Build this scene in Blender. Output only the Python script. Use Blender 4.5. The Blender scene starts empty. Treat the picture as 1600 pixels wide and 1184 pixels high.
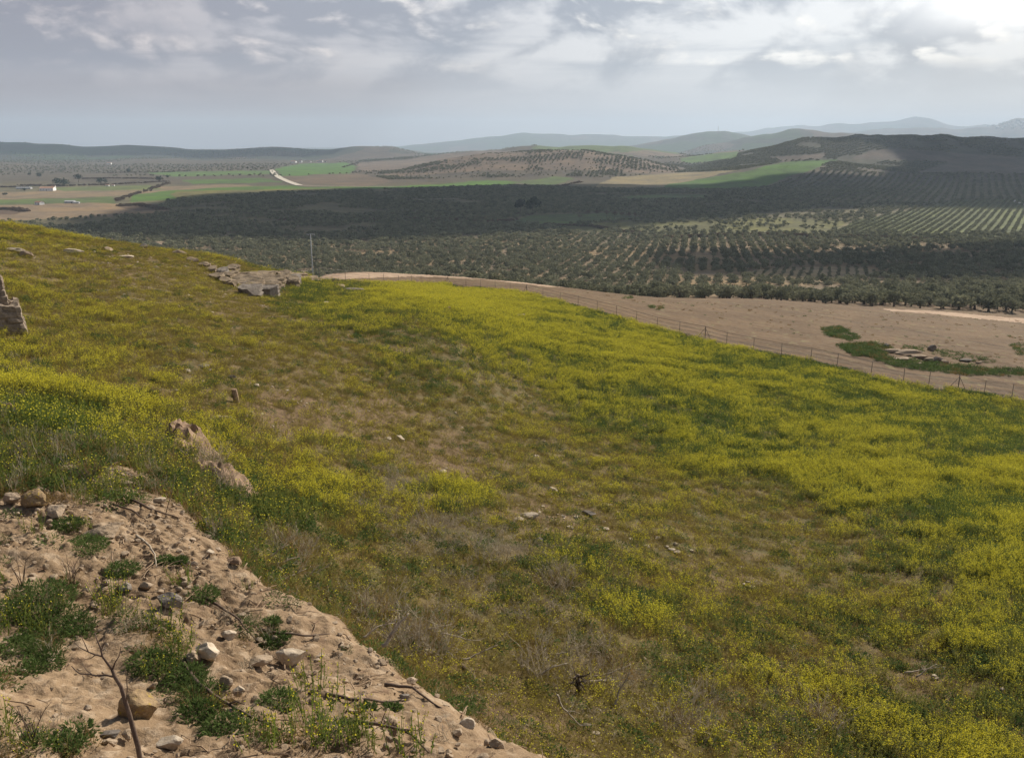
import bpy, math, random
import numpy as np
from mathutils import Vector, Matrix

R = math.radians
random.seed(7)
rng = np.random.default_rng(7)
scene = bpy.context.scene
COL = scene.collection

# ------------------------------------------------------------------ camera
PITCH = R(15.2)
F = 1386.0
W0, H0 = 1600.0, 1184.0
cam_d = bpy.data.cameras.new('camera')
cam_d.sensor_width = 36.0
cam_d.lens = 36.0 * F / W0
cam_d.clip_start = 0.1
cam_d.clip_end = 60000.0
cam = bpy.data.objects.new('camera', cam_d)
COL.objects.link(cam)
cam.rotation_euler = (math.pi / 2 - PITCH, 0, 0)
scene.camera = cam

# ------------------------------------------------------------------ light
SUN_AZ, SUN_EL = R(38.0), R(35.0)
SDIR = Vector((math.sin(SUN_AZ) * math.cos(SUN_EL), math.cos(SUN_AZ) * math.cos(SUN_EL), math.sin(SUN_EL)))
sun_d = bpy.data.lights.new('sun', 'SUN')
sun_d.energy = 5.0
sun_d.angle = R(0.6)
sun_d.color = (1.0, 0.93, 0.82)
sun = bpy.data.objects.new('sun', sun_d)
COL.objects.link(sun)
sun.rotation_euler = SDIR.to_track_quat('Z', 'Y').to_euler()

scene.view_settings.view_transform = 'Standard'
scene.view_settings.look = 'None'
scene.view_settings.exposure = 0.3
scene.view_settings.gamma = 1.0
scene.cycles.use_denoising = True
scene.cycles.max_bounces = 6
scene.cycles.diffuse_bounces = 2
scene.cycles.glossy_bounces = 1
scene.cycles.transmission_bounces = 2
scene.cycles.transparent_max_bounces = 8
scene.cycles.volume_bounces = 0


class NT:
    """small node-tree helper"""
    def __init__(self, tree):
        self.t = tree
        self.t.nodes.clear()

    def n(self, typ, inp=None, **kw):
        nd = self.t.nodes.new(typ)
        for k, v in kw.items():
            setattr(nd, k, v)
        if inp:
            for k, v in inp.items():
                s = nd.inputs[k]
                if isinstance(v, bpy.types.NodeSocket):
                    self.t.links.new(v, s)
                else:
                    s.default_value = v
        return nd

    def math(self, op, a, b=0.0, c=0.0, clamp=False):
        nd = self.n('ShaderNodeMath', {0: a, 1: b, 2: c}, operation=op)
        nd.use_clamp = clamp
        return nd.outputs[0]

    def mix(self, f, a, b, blend='MIX', clampf=True):
        nd = self.n('ShaderNodeMix', None, data_type='RGBA', blend_type=blend)
        nd.clamp_factor = clampf
        for i, v in ((0, f), (6, a), (7, b)):
            s = nd.inputs[i]
            if isinstance(v, bpy.types.NodeSocket):
                self.t.links.new(v, s)
            else:
                s.default_value = v if i == 0 or len(v) == 4 else (*v, 1)
        return nd.outputs[2]

    def ramp(self, f, stops, interp='LINEAR'):
        nd = self.n('ShaderNodeValToRGB', {0: f})
        cr = nd.color_ramp
        cr.interpolation = interp
        while len(cr.elements) < len(stops):
            cr.elements.new(0.5)
        for e, (p, c) in zip(cr.elements, stops):
            e.position = p
            e.color = (*c, 1) if not isinstance(c, float) else (c, c, c, 1)
        return nd.outputs[0]

    def rng(self, v, a, b, c=0.0, d=1.0):
        nd = self.n('ShaderNodeMapRange', {0: v, 1: a, 2: b, 3: c, 4: d})
        nd.interpolation_type = 'SMOOTHSTEP'
        return nd.outputs[0]

    def noise(self, vec, scale, detail=4.0, rough=0.55, dist=0.0):
        nd = self.n('ShaderNodeTexNoise', {'Vector': vec, 'Scale': scale, 'Detail': detail, 'Roughness': rough, 'Distortion': dist})
        return nd.outputs[0]


# ------------------------------------------------------------------ sky
def build_world():
    w = bpy.data.worlds.new('World')
    scene.world = w
    w.use_nodes = True
    t = NT(w.node_tree)
    STR = 0.1
    sky = t.n('ShaderNodeTexSky', sky_type='NISHITA', sun_disc=False, sun_elevation=SUN_EL, sun_rotation=SUN_AZ,
              altitude=300.0, air_density=1.0, dust_density=2.0, ozone_density=1.0)
    tc = t.n('ShaderNodeTexCoord')
    sep = t.n('ShaderNodeSeparateXYZ', {0: tc.outputs['Generated']})
    x, y, z = sep.outputs
    az = t.math('ARCTAN2', x, y)
    el = t.math('ARCSINE', z)
    eld = t.math('MULTIPLY', el, 180 / math.pi)
    azd = t.math('MULTIPLY', az, 180 / math.pi)
    SKYSEED = 2.4

    def field(daz, dele):
        v = t.n('ShaderNodeCombineXYZ', {0: t.math('MULTIPLY', t.math('ADD', azd, daz), 0.135), 1: t.math('MULTIPLY', t.math('ADD', eld, dele), 0.27), 2: SKYSEED}).outputs[0]
        return t.noise(v, 1.0, 10.0, 0.54, 0.25)
    big = field(0.0, 0.0)
    sh = field(0.9, 0.45)
    vecb = t.n('ShaderNodeCombineXYZ', {0: t.math('MULTIPLY', azd, 0.05), 1: t.math('MULTIPLY', eld, 0.5), 2: 8.1}).outputs[0]
    lay = t.noise(vecb, 1.0, 6.0, 0.55, 0.2)
    sund = t.n('ShaderNodeVectorMath', {0: tc.outputs['Generated'], 1: tuple(SDIR)}, operation='DOT_PRODUCT').outputs['Value']
    # brightness grows towards the sun; the deck is thinner there
    toward = t.rng(sund, 0.45, 0.90)
    grey = t.mix(toward, (0.225, 0.213, 0.258), (0.36, 0.40, 0.465))
    gapc = t.mix(toward, (0.43, 0.39, 0.41), (0.78, 0.80, 0.82))
    alt = t.rng(eld, 3.0, 4.8)                       # broken only in the deck overhead
    den = t.rng(big, 0.41, 0.535)
    cloud = t.mix(den, gapc, grey)
    rim = t.math('MULTIPLY', t.rng(t.math('SUBTRACT', big, sh), 0.0, 0.13), alt)
    rimc = t.mix(toward, (0.66, 0.575, 0.555), (1.05, 1.03, 0.98))
    cloud = t.mix(t.math('MULTIPLY', rim, 0.9), cloud, rimc)
    # flat darker bases in streaks
    base = t.math('MULTIPLY', t.rng(lay, 0.44, 0.62), t.math('MULTIPLY', t.rng(eld, 3.2, 4.4), t.rng(eld, 7.0, 5.0)))
    darkc = t.mix(toward, (0.215, 0.21, 0.265), (0.375, 0.425, 0.495))
    cloud = t.mix(t.math('MULTIPLY', base, 0.8), cloud, darkc)
    # smooth pale air below the deck
    low = t.rng(eld, 4.6, 2.2)
    lowc = t.mix(toward, (0.37, 0.335, 0.365), (0.56, 0.60, 0.65))
    lowc = t.mix(t.math('MULTIPLY', t.rng(lay, 0.4, 0.66), 0.35), lowc, darkc)
    cloud = t.mix(t.math('MULTIPLY', low, 0.93), cloud, lowc)
    # glare round the veiled sun
    glow = t.math('POWER', t.math('MAXIMUM', sund, 0.0), 16.0)
    g2 = t.rng(t.math('ADD', t.math('MULTIPLY', big, 0.6), t.math('MULTIPLY', t.rng(azd, 15.0, 30.0), t.rng(eld, 3.0, 8.5))), 0.45, 1.25)
    cloud = t.mix(g2, cloud, (1.25, 1.24, 1.22))
    cloud = t.mix(t.math('MULTIPLY', glow, 0.9), cloud, (1.5, 1.45, 1.35))
    # the deck overhead is heavy and dark, away from the sun
    over = t.math('MULTIPLY', t.rng(eld, 9.5, 24.0), t.rng(sund, 0.95, 0.78))
    cloud = t.mix(over, cloud, (0.062, 0.088, 0.135))
    up = t.n('ShaderNodeVectorMath', {0: cloud, 'Scale': 1.0 / STR}, operation='SCALE').outputs[0]
    final = t.mix(0.9, sky.outputs[0], up)
    bg = t.n('ShaderNodeBackground', {0: final, 1: STR})
    out = t.n('ShaderNodeOutputWorld', {0: bg.outputs[0]})


build_world()

# ------------------------------------------------------------------ projection helpers
CT, ST = math.cos(PITCH), math.sin(PITCH)


def tan_of(py):
    """drop per metre of Y for an image row (of the 1600x1184 photo)"""
    b = (np.asarray(py, float) - H0 / 2) / F
    return (ST + b * CT) / (CT - b * ST)


def u_of(px, py):
    a = (np.asarray(px, float) - W0 / 2) / F
    b = (np.asarray(py, float) - H0 / 2) / F
    return a / (CT - b * ST)


def project(x, y, z):
    d = y * CT - z * ST
    d = np.maximum(d, 1e-3)
    return W0 / 2 + F * x / d, H0 / 2 - F * (y * ST + z * CT) / d


def w_pt(px, py, Y):
    return float(u_of(px, py)) * Y, Y, -float(tan_of(py)) * Y


# ------------------------------------------------------------------ numpy noise
def _hash(ix, iy, seed):
    h = (ix.astype(np.int64) * 374761393 + iy.astype(np.int64) * 668265263 + seed * 1442695041) & 0xFFFFFFFF
    h = ((h ^ (h >> 13)) * 1274126177) & 0xFFFFFFFF
    h = h ^ (h >> 16)
    return (h & 0xFFFF) / 65535.0


def vnoise(x, y, seed=0):
    x = np.asarray(x, float); y = np.asarray(y, float)
    ix = np.floor(x); iy = np.floor(y)
    fx = x - ix; fy = y - iy
    fx = fx * fx * fx * (fx * (fx * 6 - 15) + 10); fy = fy * fy * fy * (fy * (fy * 6 - 15) + 10)
    a = _hash(ix, iy, seed); b = _hash(ix + 1, iy, seed); c = _hash(ix, iy + 1, seed); d = _hash(ix + 1, iy + 1, seed)
    return (a * (1 - fx) + b * fx) * (1 - fy) + (c * (1 - fx) + d * fx) * fy


def fbm(x, y, oct=4, seed=0, gain=0.5):
    s = 0.0; amp = 1.0; tot = 0.0
    x = np.asarray(x, float); y = np.asarray(y, float)
    for i in range(oct):
        s = s + amp * vnoise(x * 2 ** i + 13.7 * i, y * 2 ** i + 5.1 * i, seed + i * 17)
        tot += amp; amp *= gain
    return s / tot


def sstep(v, a, b):
    t = np.clip((np.asarray(v, float) - a) / (b - a), 0, 1)
    return t * t * (3 - 2 * t)


def in_poly(px, py, poly):
    px = np.asarray(px); py = np.asarray(py)
    inside = np.zeros(px.shape, bool)
    n = len(poly)
    for i in range(n):
        x1, y1 = poly[i]; x2, y2 = poly[(i + 1) % n]
        if y1 == y2:
            continue
        c = ((y1 > py) != (y2 > py)) & (px < (x2 - x1) * (py - y1) / (y2 - y1) + x1)
        inside ^= c
    return inside


class RBF:
    def __init__(self, p, v, smooth=1e-3):
        self.p = np.asarray(p, float)
        n = len(self.p)
        K = self.k(self.p[:, None, :] - self.p[None, :, :]) + smooth * np.eye(n)
        P = np.c_[np.ones(n), self.p]
        A = np.block([[K, P], [P.T, np.zeros((3, 3))]])
        self.w = np.linalg.solve(A, np.r_[np.asarray(v, float), np.zeros(3)])

    @staticmethod
    def k(d):
        r2 = (d ** 2).sum(-1)
        return 0.5 * r2 * np.log(r2 + 1e-12)

    def __call__(self, a, b):
        a = np.asarray(a, float); sh = a.shape
        q = np.stack([a.ravel(), np.asarray(b, float).ravel()], 1)
        out = np.empty(len(q))
        for i in range(0, len(q), 60000):
            s = q[i:i + 60000]
            out[i:i + 60000] = self.k(s[:, None, :] - self.p[None]) @ self.w[:-3] + self.w[-3] + s @ self.w[-2:]
        return out.reshape(sh)


# ------------------------------------------------------------------ terrain shape
MEADOW_PTS = [
    (1600, 1184, 20), (1200, 1184, 17), (900, 1184, 14.5),
    (1600, 1000, 27), (1200, 1000, 25), (900, 1000, 21), (600, 980, 18),
    (1600, 800, 45), (1300, 800, 45), (1000, 800, 38), (700, 800, 30), (450, 800, 23), (300, 760, 20),
    (1600, 700, 66), (1300, 700, 62), (1000, 700, 54), (700, 700, 43), (400, 700, 29),
    (1600, 640, 96), (1400, 600, 100), (1200, 560, 107), (1000, 512, 122), (900, 488, 137), (800, 462, 165),
    (1000, 600, 78), (800, 600, 67), (600, 600, 52), (368, 628, 36), (200, 640, 27), (0, 650, 21),
    (700, 540, 66), (900, 540, 95), (500, 540, 56), (300, 540, 45), (0, 540, 38),
    (703, 490, 88), (500, 480, 85), (300, 460, 72), (100, 450, 62), (0, 440, 56),
    (650, 446, 190), (500, 446, 118), (400, 440, 100), (300, 408, 103), (200, 385, 105), (100, 368, 108), (0, 352, 112),
    (460, 431, 130), (490, 437, 150), (400, 419, 124), (430, 424.5, 127), (350, 403, 117), (365, 440, 97), (430, 441, 104),
    (1200, 470, 230), (1200, 510, 160), (1400, 485, 235), (1400, 540, 140), (1600, 502, 235), (1600, 560, 135),
    (900, 452, 205), (800, 440, 225), (600, 431, 245), (700, 432, 240), (500, 434, 225),
]
_p, _v = [], []
KU = 2.6


def _add(u, Y, t):
    _p.append((u * KU, math.log(Y))); _v.append(t)


for px, py, Y in MEADOW_PTS:
    _add(float(u_of(px, py)), Y, float(tan_of(py)))
# hidden ground: under the bank, behind the crest, and down to the valley
for u, Y, Z in [(0.04, 9, -8.6), (-0.25, 12.5, -8.4), (0.5, 10, -12.2), (0.25, 9.5, -10.0), (-0.45, 14.5, -6.3), (-0.6, 9, -5.2), (-0.62, 15, -5.9),
                (-0.56, 150, -22.0), (-0.42, 150, -22), (-0.34, 160, -26), (-0.56, 220, -46), (-0.38, 220, -44), (-0.24, 250, -46), (-0.28, 190, -34)]:
    _add(u, Y, -Z / Y)
for u in (-0.62, -0.3, -0.1, 0.1, 0.35, 0.62):
    _add(u, 310, 55.5 / 310 if u > 0 else 54.5 / 310); _add(u, 420, 66.0 / 420)
meadow_rbf = RBF(_p, _v)

BASE_Y = np.array([0, 300, 400, 500, 600, 700, 850, 1000, 1600, 2600, 4000, 8000, 13000, 18000, 30000.0])
BASE_Z = np.array([-50, -55, -65, -71, -75.5, -78, -79.3, -80, -81, -84, -92, -128, -190, -270, -480.0])

# distant relief: (Y of ridge, front width, back width, [(px, py) of crest])
RIDGES = [
    (5200, 900, 1500, [(-300, 224), (0, 220), (60, 224), (130, 230), (200, 225), (245, 229), (300, 236), (350, 236), (420, 231), (470, 234), (560, 238), (660, 246), (720, 256)]),
    (4700, 500, 700, [(430, 256), (480, 240), (530, 230), (570, 227), (610, 229), (650, 239), (690, 247), (730, 256)]),
    (3300, 260, 500, [(140, 262), (180, 255), (230, 252), (300, 256), (360, 261)]),
    (2700, 170, 300, [(-200, 256), (0, 258), (25, 259), (45, 268)]),
    (12500, 1800, 2600, [(470, 236), (600, 231), (690, 222), (760, 213), (810, 210), (900, 212), (1000, 212), (1100, 212), (1250, 214)]),
    (7200, 900, 1300, [(940, 236), (1000, 226), (1050, 216), (1090, 208), (1122, 205), (1150, 207), (1180, 214), (1240, 228)]),
    (5600, 700, 1000, [(1120, 224), (1160, 214), (1200, 207), (1235, 203), (1265, 204), (1310, 208), (1350, 211), (1400, 216), (1480, 222), (1700, 228)]),
    (15500, 1700, 2500, [(1080, 210), (1250, 196), (1330, 192), (1390, 190), (1440, 185), (1470, 188), (1500, 194), (1560, 197), (1800, 195)]),
    (11500, 1200, 1500, [(1300, 210), (1380, 203), (1440, 201), (1500, 200), (1540, 194), (1575, 188), (1592, 187), (1625, 192), (1720, 200)]),
    (2450, 420, 420, [(1040, 276), (1090, 262), (1130, 250), (1160, 238), (1200, 226), (1240, 221), (1300, 217), (1350, 212), (1400, 210), (1450, 210), (1500, 214), (1560, 219), (1640, 222), (1800, 225)]),
    (2750, 300, 350, [(1440, 225), (1520, 216), (1600, 215), (1800, 215)]),
    (2350, 330, 420, [(560, 276), (620, 266), (680, 253), (720, 245), (760, 240), (800, 239), (840, 237), (890, 236), (930, 240), (980, 247), (1030, 256), (1080, 266), (1130, 276)]),
    (3500, 380, 600, [(600, 250), (700, 240), (780, 233), (830, 229), (900, 227), (930, 228), (980, 230), (1040, 239), (1100, 243), (1180, 238), (1260, 236), (1340, 240)]),
    (3000, 280, 400, [(980, 256), (1050, 246), (1100, 242), (1150, 236), (1200, 233), (1280, 236)]),
    (1900, 210, 260, [(940, 284), (1000, 276), (1080, 272), (1160, 262), (1220, 256), (1300, 253), (1380, 262), (1450, 268), (1560, 264), (1700, 262)]),
]


def base_z(u, Y):
    z = np.interp(Y, BASE_Y, BASE_Z)
    z = z + (fbm(u * Y / 420.0, Y / 420.0, 3, 5) - 0.5) * 9.0 * sstep(Y, 400, 1200) * (1 - 0.6 * sstep(Y, 1500, 3000))
    return z


def far_z(u, Y):
    b = base_z(u, Y)
    z = b
    wob = (fbm(u * Y / 260.0, Y / 260.0, 4, 11) - 0.5)
    for Yr, wf, wb, crest in RIDGES:
        cu = np.array([(c[0] - 800) / F / (CT - (c[1] - 592) / F * ST) for c in crest])
        ct = np.array([float(tan_of(c[1])) for c in crest])
        bz = float(np.interp(Yr, BASE_Y, BASE_Z))
        ch = np.maximum(-ct * Yr - bz, 0.0)
        uu = np.asarray(u)
        # smooth crest
        h = np.zeros_like(uu)
        for du, wgt in ((-0.008, 0.25), (0, 0.5), (0.008, 0.25)):
            h = h + wgt * np.interp(uu + du, cu, ch, left=ch[0], right=ch[-1])
        # fade out beyond the ends
        h = h * (1 + .30 * (fbm(uu * 26 + Yr * .013, uu * 0 + Yr * .01, 3, 13) - .5))
        h = h * sstep(uu, cu[0] - 0.06, cu[0]) * (1 - sstep(uu, cu[-1], cu[-1] + 0.06))
        dY = (Y - Yr)
        prof = np.exp(-np.where(dY < 0, (dY / wf) ** 2, (dY / wb) ** 2))
        hill = bz + h * prof * (1 + 0.22 * wob * np.minimum(1, np.abs(dY) / (0.5 * wf)))
        z = np.where(h * prof > 0.2, np.maximum(z, hill), z)
    return z


# ------------------------------------------------------------------ the near earth bank
BANK_PTS = [(0, 1184, 6.0), (400, 1184, 6.25), (800, 1184, 7.0), (0, 1000, 8.5), (300, 1000, 8.9), (600, 1045, 9.0),
            (0, 800, 12.0), (150, 800, 12.5), (290, 818, 12.8), (400, 900, 11.2), (500, 965, 10.2), (700, 1102, 8.0), (850, 1184, 7.15),
            (0, 735, 14.2), (180, 735, 15.0), (250, 770, 14.3), (300, 1120, 7.2), (0, 690, 17.5)]
_bp = []
_bv = []
for px, py, Y in BANK_PTS:
    x, y, z = w_pt(px, py, Y)
    _bp.append((x * 0.3, y * 0.3)); _bv.append(z)
for x, y, z in [(-4, 3, -4.2), (2, 3.5, -4.9), (-9, 6, -4.2), (-13, 14, -5.0), (3, 5, -5.4)]:
    _bp.append((x * 0.3, y * 0.3)); _bv.append(z)
bank_rbf = RBF(_bp, _bv, 2e-3)

EDGE_PX = [(290, 818, 12.8), (330, 862, 12.0), (400, 905, 11.1), (450, 938, 10.6), (500, 968, 10.2), (560, 1012, 9.5), (620, 1070, 8.6),
           (700, 1110, 8.0), (770, 1148, 7.55), (850, 1184, 7.15), (900, 1215, 6.8), (1020, 1290, 6.0)]
EDGE = [(-16.0, 19.5), (-11.5, 18.2)] + [w_pt(p, q, r)[:2] for p, q, r in [(60, 705, 17.0), (150, 712, 16.5), (230, 755, 14.8)]] + \
       [w_pt(p, q, r)[:2] for p, q, r in EDGE_PX] + [(3.0, 3.0), (4.0, -4.0)]
EDGE = np.array(EDGE)


def edge_sd(x, y):
    """signed distance to the lip of the bank, positive beyond it"""
    x = np.asarray(x, float); y = np.asarray(y, float)
    best = np.full(x.shape, 1e9); sgn = np.ones(x.shape)
    for (ax, ay), (bx, by) in zip(EDGE[:-1], EDGE[1:]):
        dx, dy = bx - ax, by - ay
        t = np.clip(((x - ax) * dx + (y - ay) * dy) / (dx * dx + dy * dy), 0, 1)
        d = np.hypot(x - ax - t * dx, y - ay - t * dy)
        cr = dx * (y - ay) - dy * (x - ax)
        m = d < best
        best = np.where(m, d, best); sgn = np.where(m, np.sign(cr), sgn)
    return best * sgn


def meadow_z(x, y):
    x = np.asarray(x, float); y = np.asarray(y, float)
    Y = np.maximum(y, 6.0)
    u = np.clip(x / Y, -0.66, 0.66)
    Yc = np.clip(Y, 6.0, 420.0)
    t = meadow_rbf(u * KU, np.log(Yc))
    zn = -t * Y
    zn = zn + (fbm(x / 3.2, y / 3.2, 4, 21) - 0.5) * 0.45 * sstep(Y, 8, 25) * (1 - 0.5 * sstep(Y, 120, 220))
    k = sstep(Y, 300, 420)
    if np.all(k <= 0):
        return zn
    zf = far_z(x / Y, Y)
    return np.where(k <= 0, zn, zn * (1 - k) + zf * k)


def bank_z(x, y):
    z = bank_rbf(np.asarray(x) * 0.3, np.asarray(y) * 0.3)
    z = z + (fbm(x / 1.3, y / 1.3, 4, 31) - 0.5) * 0.34
    return z


def H(x, y):
    x = np.atleast_1d(np.asarray(x, float)); y = np.atleast_1d(np.asarray(y, float))
    z = np.empty(x.shape)
    far = y > 30
    if far.any():
        z[far] = meadow_z(x[far], y[far])
    nr = ~far
    if nr.any():
        xn, yn = x[nr], y[nr]
        sd = edge_sd(xn, yn)
        zm = meadow_z(xn, yn); zb = bank_z(xn, yn)
        lip = (fbm(xn / 0.7, yn / 0.7, 3, 41) - 0.5) * 0.5
        w = sstep(sd + lip, -0.1, 1.7)
        z[nr] = zb * (1 - w) + zm * w
    return z


def Hs(x, y):
    return float(H(x, y)[0])


_rayY = np.geomspace(3.5, 16000, 1200)


def at(px, py):
    """the point of the ground seen at a place in the photograph"""
    t = float(tan_of(py)); u = float(u_of(px, py))
    ry = _rayY[_rayY < 200] if py > 600 else _rayY[_rayY > 25] if py < 520 else _rayY[(_rayY > 10) & (_rayY < 400)]
    z = H(u * ry, ry)
    f = z + t * ry
    hit = np.where(f >= 0)[0]
    i = hit[0] if len(hit) else len(ry) - 1
    a, b = ry[max(i - 1, 0)], ry[i]
    for _ in range(14):
        m = 0.5 * (a + b)
        if Hs(u * m, m) + t * m >= 0:
            b = m
        else:
            a = m
    return Vector((u * b, b, Hs(u * b, b)))


# ------------------------------------------------------------------ materials
def new_mat(name):
    m = bpy.data.materials.new(name)
    m.use_nodes = True
    return m, NT(m.node_tree)


def finish(t, col, rough=0.9, bump=None, bstr=0.3, bdist=0.02, spec=0.15):
    p = t.n('ShaderNodeBsdfPrincipled', {'Base Color': col if isinstance(col, bpy.types.NodeSocket) else (*col, 1), 'Roughness': rough, 'Specular IOR Level': spec})
    if bump is not None:
        b = t.n('ShaderNodeBump', {'Strength': bstr, 'Distance': bdist, 'Height': bump})
        t.t.links.new(b.outputs[0], p.inputs['Normal'])
    t.n('ShaderNodeOutputMaterial', {0: p.outputs[0]})
    return p


def pos(t):
    return t.n('ShaderNodeNewGeometry').outputs['Position']


def mottled(name, a, b, scale=3.0, detail=6, bumpd=0.02, rough=0.9, c=None, spec=0.15):
    m, t = new_mat(name)
    P = pos(t)
    n1 = t.noise(P, scale, detail, 0.6)
    n2 = t.noise(P, scale * 4.7, detail, 0.65)
    f = t.rng(t.math('ADD', t.math('MULTIPLY', n1, 0.6), t.math('MULTIPLY', n2, 0.4)), 0.35, 0.65)
    col = t.mix(f, a, b)
    if c:
        col = t.mix(t.rng(t.noise(P, scale * 1.7, 4, 0.6, 0.4), 0.56, 0.68), col, c)
    finish(t, col, rough, n2, 0.6, bumpd, spec)
    return m


def foliage(name, a, b, tint_col=None, trans=0.35, vary=0.5):
    """leaf material: per-leaf value in attribute 'v', per-plant value from the instance, mixed with a translucent part"""
    m, t = new_mat(name)
    v = t.n('ShaderNodeAttribute', attribute_name='v').outputs['Fac']
    info = t.n('ShaderNodeObjectInfo').outputs['Random']
    f = t.math('ADD', t.math('MULTIPLY', v, 1 - vary), t.math('MULTIPLY', info, vary))
    col = t.mix(f, a, b)
    if tint_col:
        ti = t.n('ShaderNodeAttribute', attribute_name='tint', attribute_type='INSTANCER').outputs['Fac']
        col = t.mix(ti, col, tint_col)
    d = t.n('ShaderNodeBsdfDiffuse', {0: col})
    tr = t.n('ShaderNodeBsdfTranslucent', {0: col})
    mx = t.n('ShaderNodeMixShader', {0: trans, 1: d.outputs[0], 2: tr.outputs[0]})
    t.n('ShaderNodeOutputMaterial', {0: mx.outputs[0]})
    return m


M = {}
M['flower'] = foliage('mustard_flower', (0.53, 0.46, 0.03), (0.69, 0.61, 0.07), None, 0.4)
M['leaf'] = foliage('mustard_leaf', (0.078, 0.112, 0.020), (0.180, 0.215, 0.045), (0.215, 0.175, 0.06), 0.45)
M['green'] = foliage('weed_leaf', (0.050, 0.078, 0.022), (0.120, 0.165, 0.050), None, 0.4)
M['dry'] = foliage('dry_grass', (0.165, 0.105, 0.040), (0.32, 0.215, 0.085), (0.23, 0.185, 0.055), 0.3)
M['grey'] = foliage('dry_thistle', (0.27, 0.215, 0.145), (0.47, 0.40, 0.30), None, 0.15)
M['olive'] = foliage('olive_leaf', (0.085, 0.090, 0.052), (0.27, 0.265, 0.165), None, 0.25)
M['evergreen'] = foliage('evergreen_leaf', (0.022, 0.032, 0.018), (0.05, 0.065, 0.03), None, 0.2)
M['brush'] = foliage('brown_brush', (0.10, 0.07, 0.05), (0.17, 0.125, 0.085), None, 0.2)
M['bark'] = mottled('bark', (0.09, 0.065, 0.045), (0.17, 0.13, 0.10), 9)
M['twig'] = mottled('dead_twig', (0.25, 0.20, 0.145), (0.44, 0.365, 0.275), 14, 4, 0.004)
M['darktwig'] = mottled('dark_twig', (0.075, 0.05, 0.038), (0.15, 0.105, 0.075), 16, 4, 0.004)
M['wood'] = mottled('weathered_wood', (0.20, 0.125, 0.075), (0.36, 0.26, 0.17), 12, 5, 0.005)
M['darkwood'] = mottled('dark_wood', (0.035, 0.025, 0.02), (0.08, 0.055, 0.04), 12)
M['rock'] = mottled('limestone', (0.25, 0.18, 0.115), (0.38, 0.29, 0.205), 5, 6, 0.02, 0.9, (0.22, 0.17, 0.125))
M['bedrock'] = mottled('bedrock', (0.145, 0.106, 0.068), (0.255, 0.195, 0.13), 1.1, 8, .08, .95, (0.10, 0.08, 0.06))
M['palerock'] = mottled('pale_limestone', (0.36, 0.28, 0.195), (0.52, 0.43, 0.325), 7, 5, 0.01)
M['mossrock'] = mottled('lichen_rock', (0.17, 0.115, 0.065), (0.33, 0.23, 0.125), 8, 6, 0.02, 0.9, (0.36, 0.25, 0.05))
M['darkrock'] = mottled('dark_rock', (0.12, 0.10, 0.085), (0.25, 0.21, 0.17), 6, 6, 0.02)
M['masonry'] = mottled('ruin_stone', (0.17, 0.13, 0.095), (0.30, 0.235, 0.175), 2.2, 7, 0.04, 0.95, (0.13, 0.10, 0.075))
M['earthwall'] = mottled('mud_wall', (0.20, 0.13, 0.08), (0.32, 0.22, 0.145), 4, 7, 0.05, 0.95, (0.16, 0.115, 0.08))
M['metal'] = mottled('rusty_steel', (0.10, 0.07, 0.055), (0.19, 0.15, 0.125), 6, 4, 0.002, 0.6)
M['galv'] = mottled('galvanised_steel', (0.28, 0.29, 0.30), (0.42, 0.43, 0.44), 2, 3, 0.002, 0.5)
M['white'] = mottled('whitewash', (0.72, 0.71, 0.68), (0.82, 0.81, 0.79), 0.3, 3, 0.01)
M['greywall'] = mottled('grey_render', (0.34, 0.34, 0.34), (0.44, 0.44, 0.43), 0.3, 3, 0.01)
M['tile'] = mottled('clay_tile', (0.30, 0.16, 0.10), (0.42, 0.25, 0.17), 0.5, 4, 0.02)
M['glass'] = mottled('dark_opening', (0.02, 0.022, 0.025), (0.04, 0.042, 0.045), 1.0, 2, 0.0, 0.2)


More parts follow.
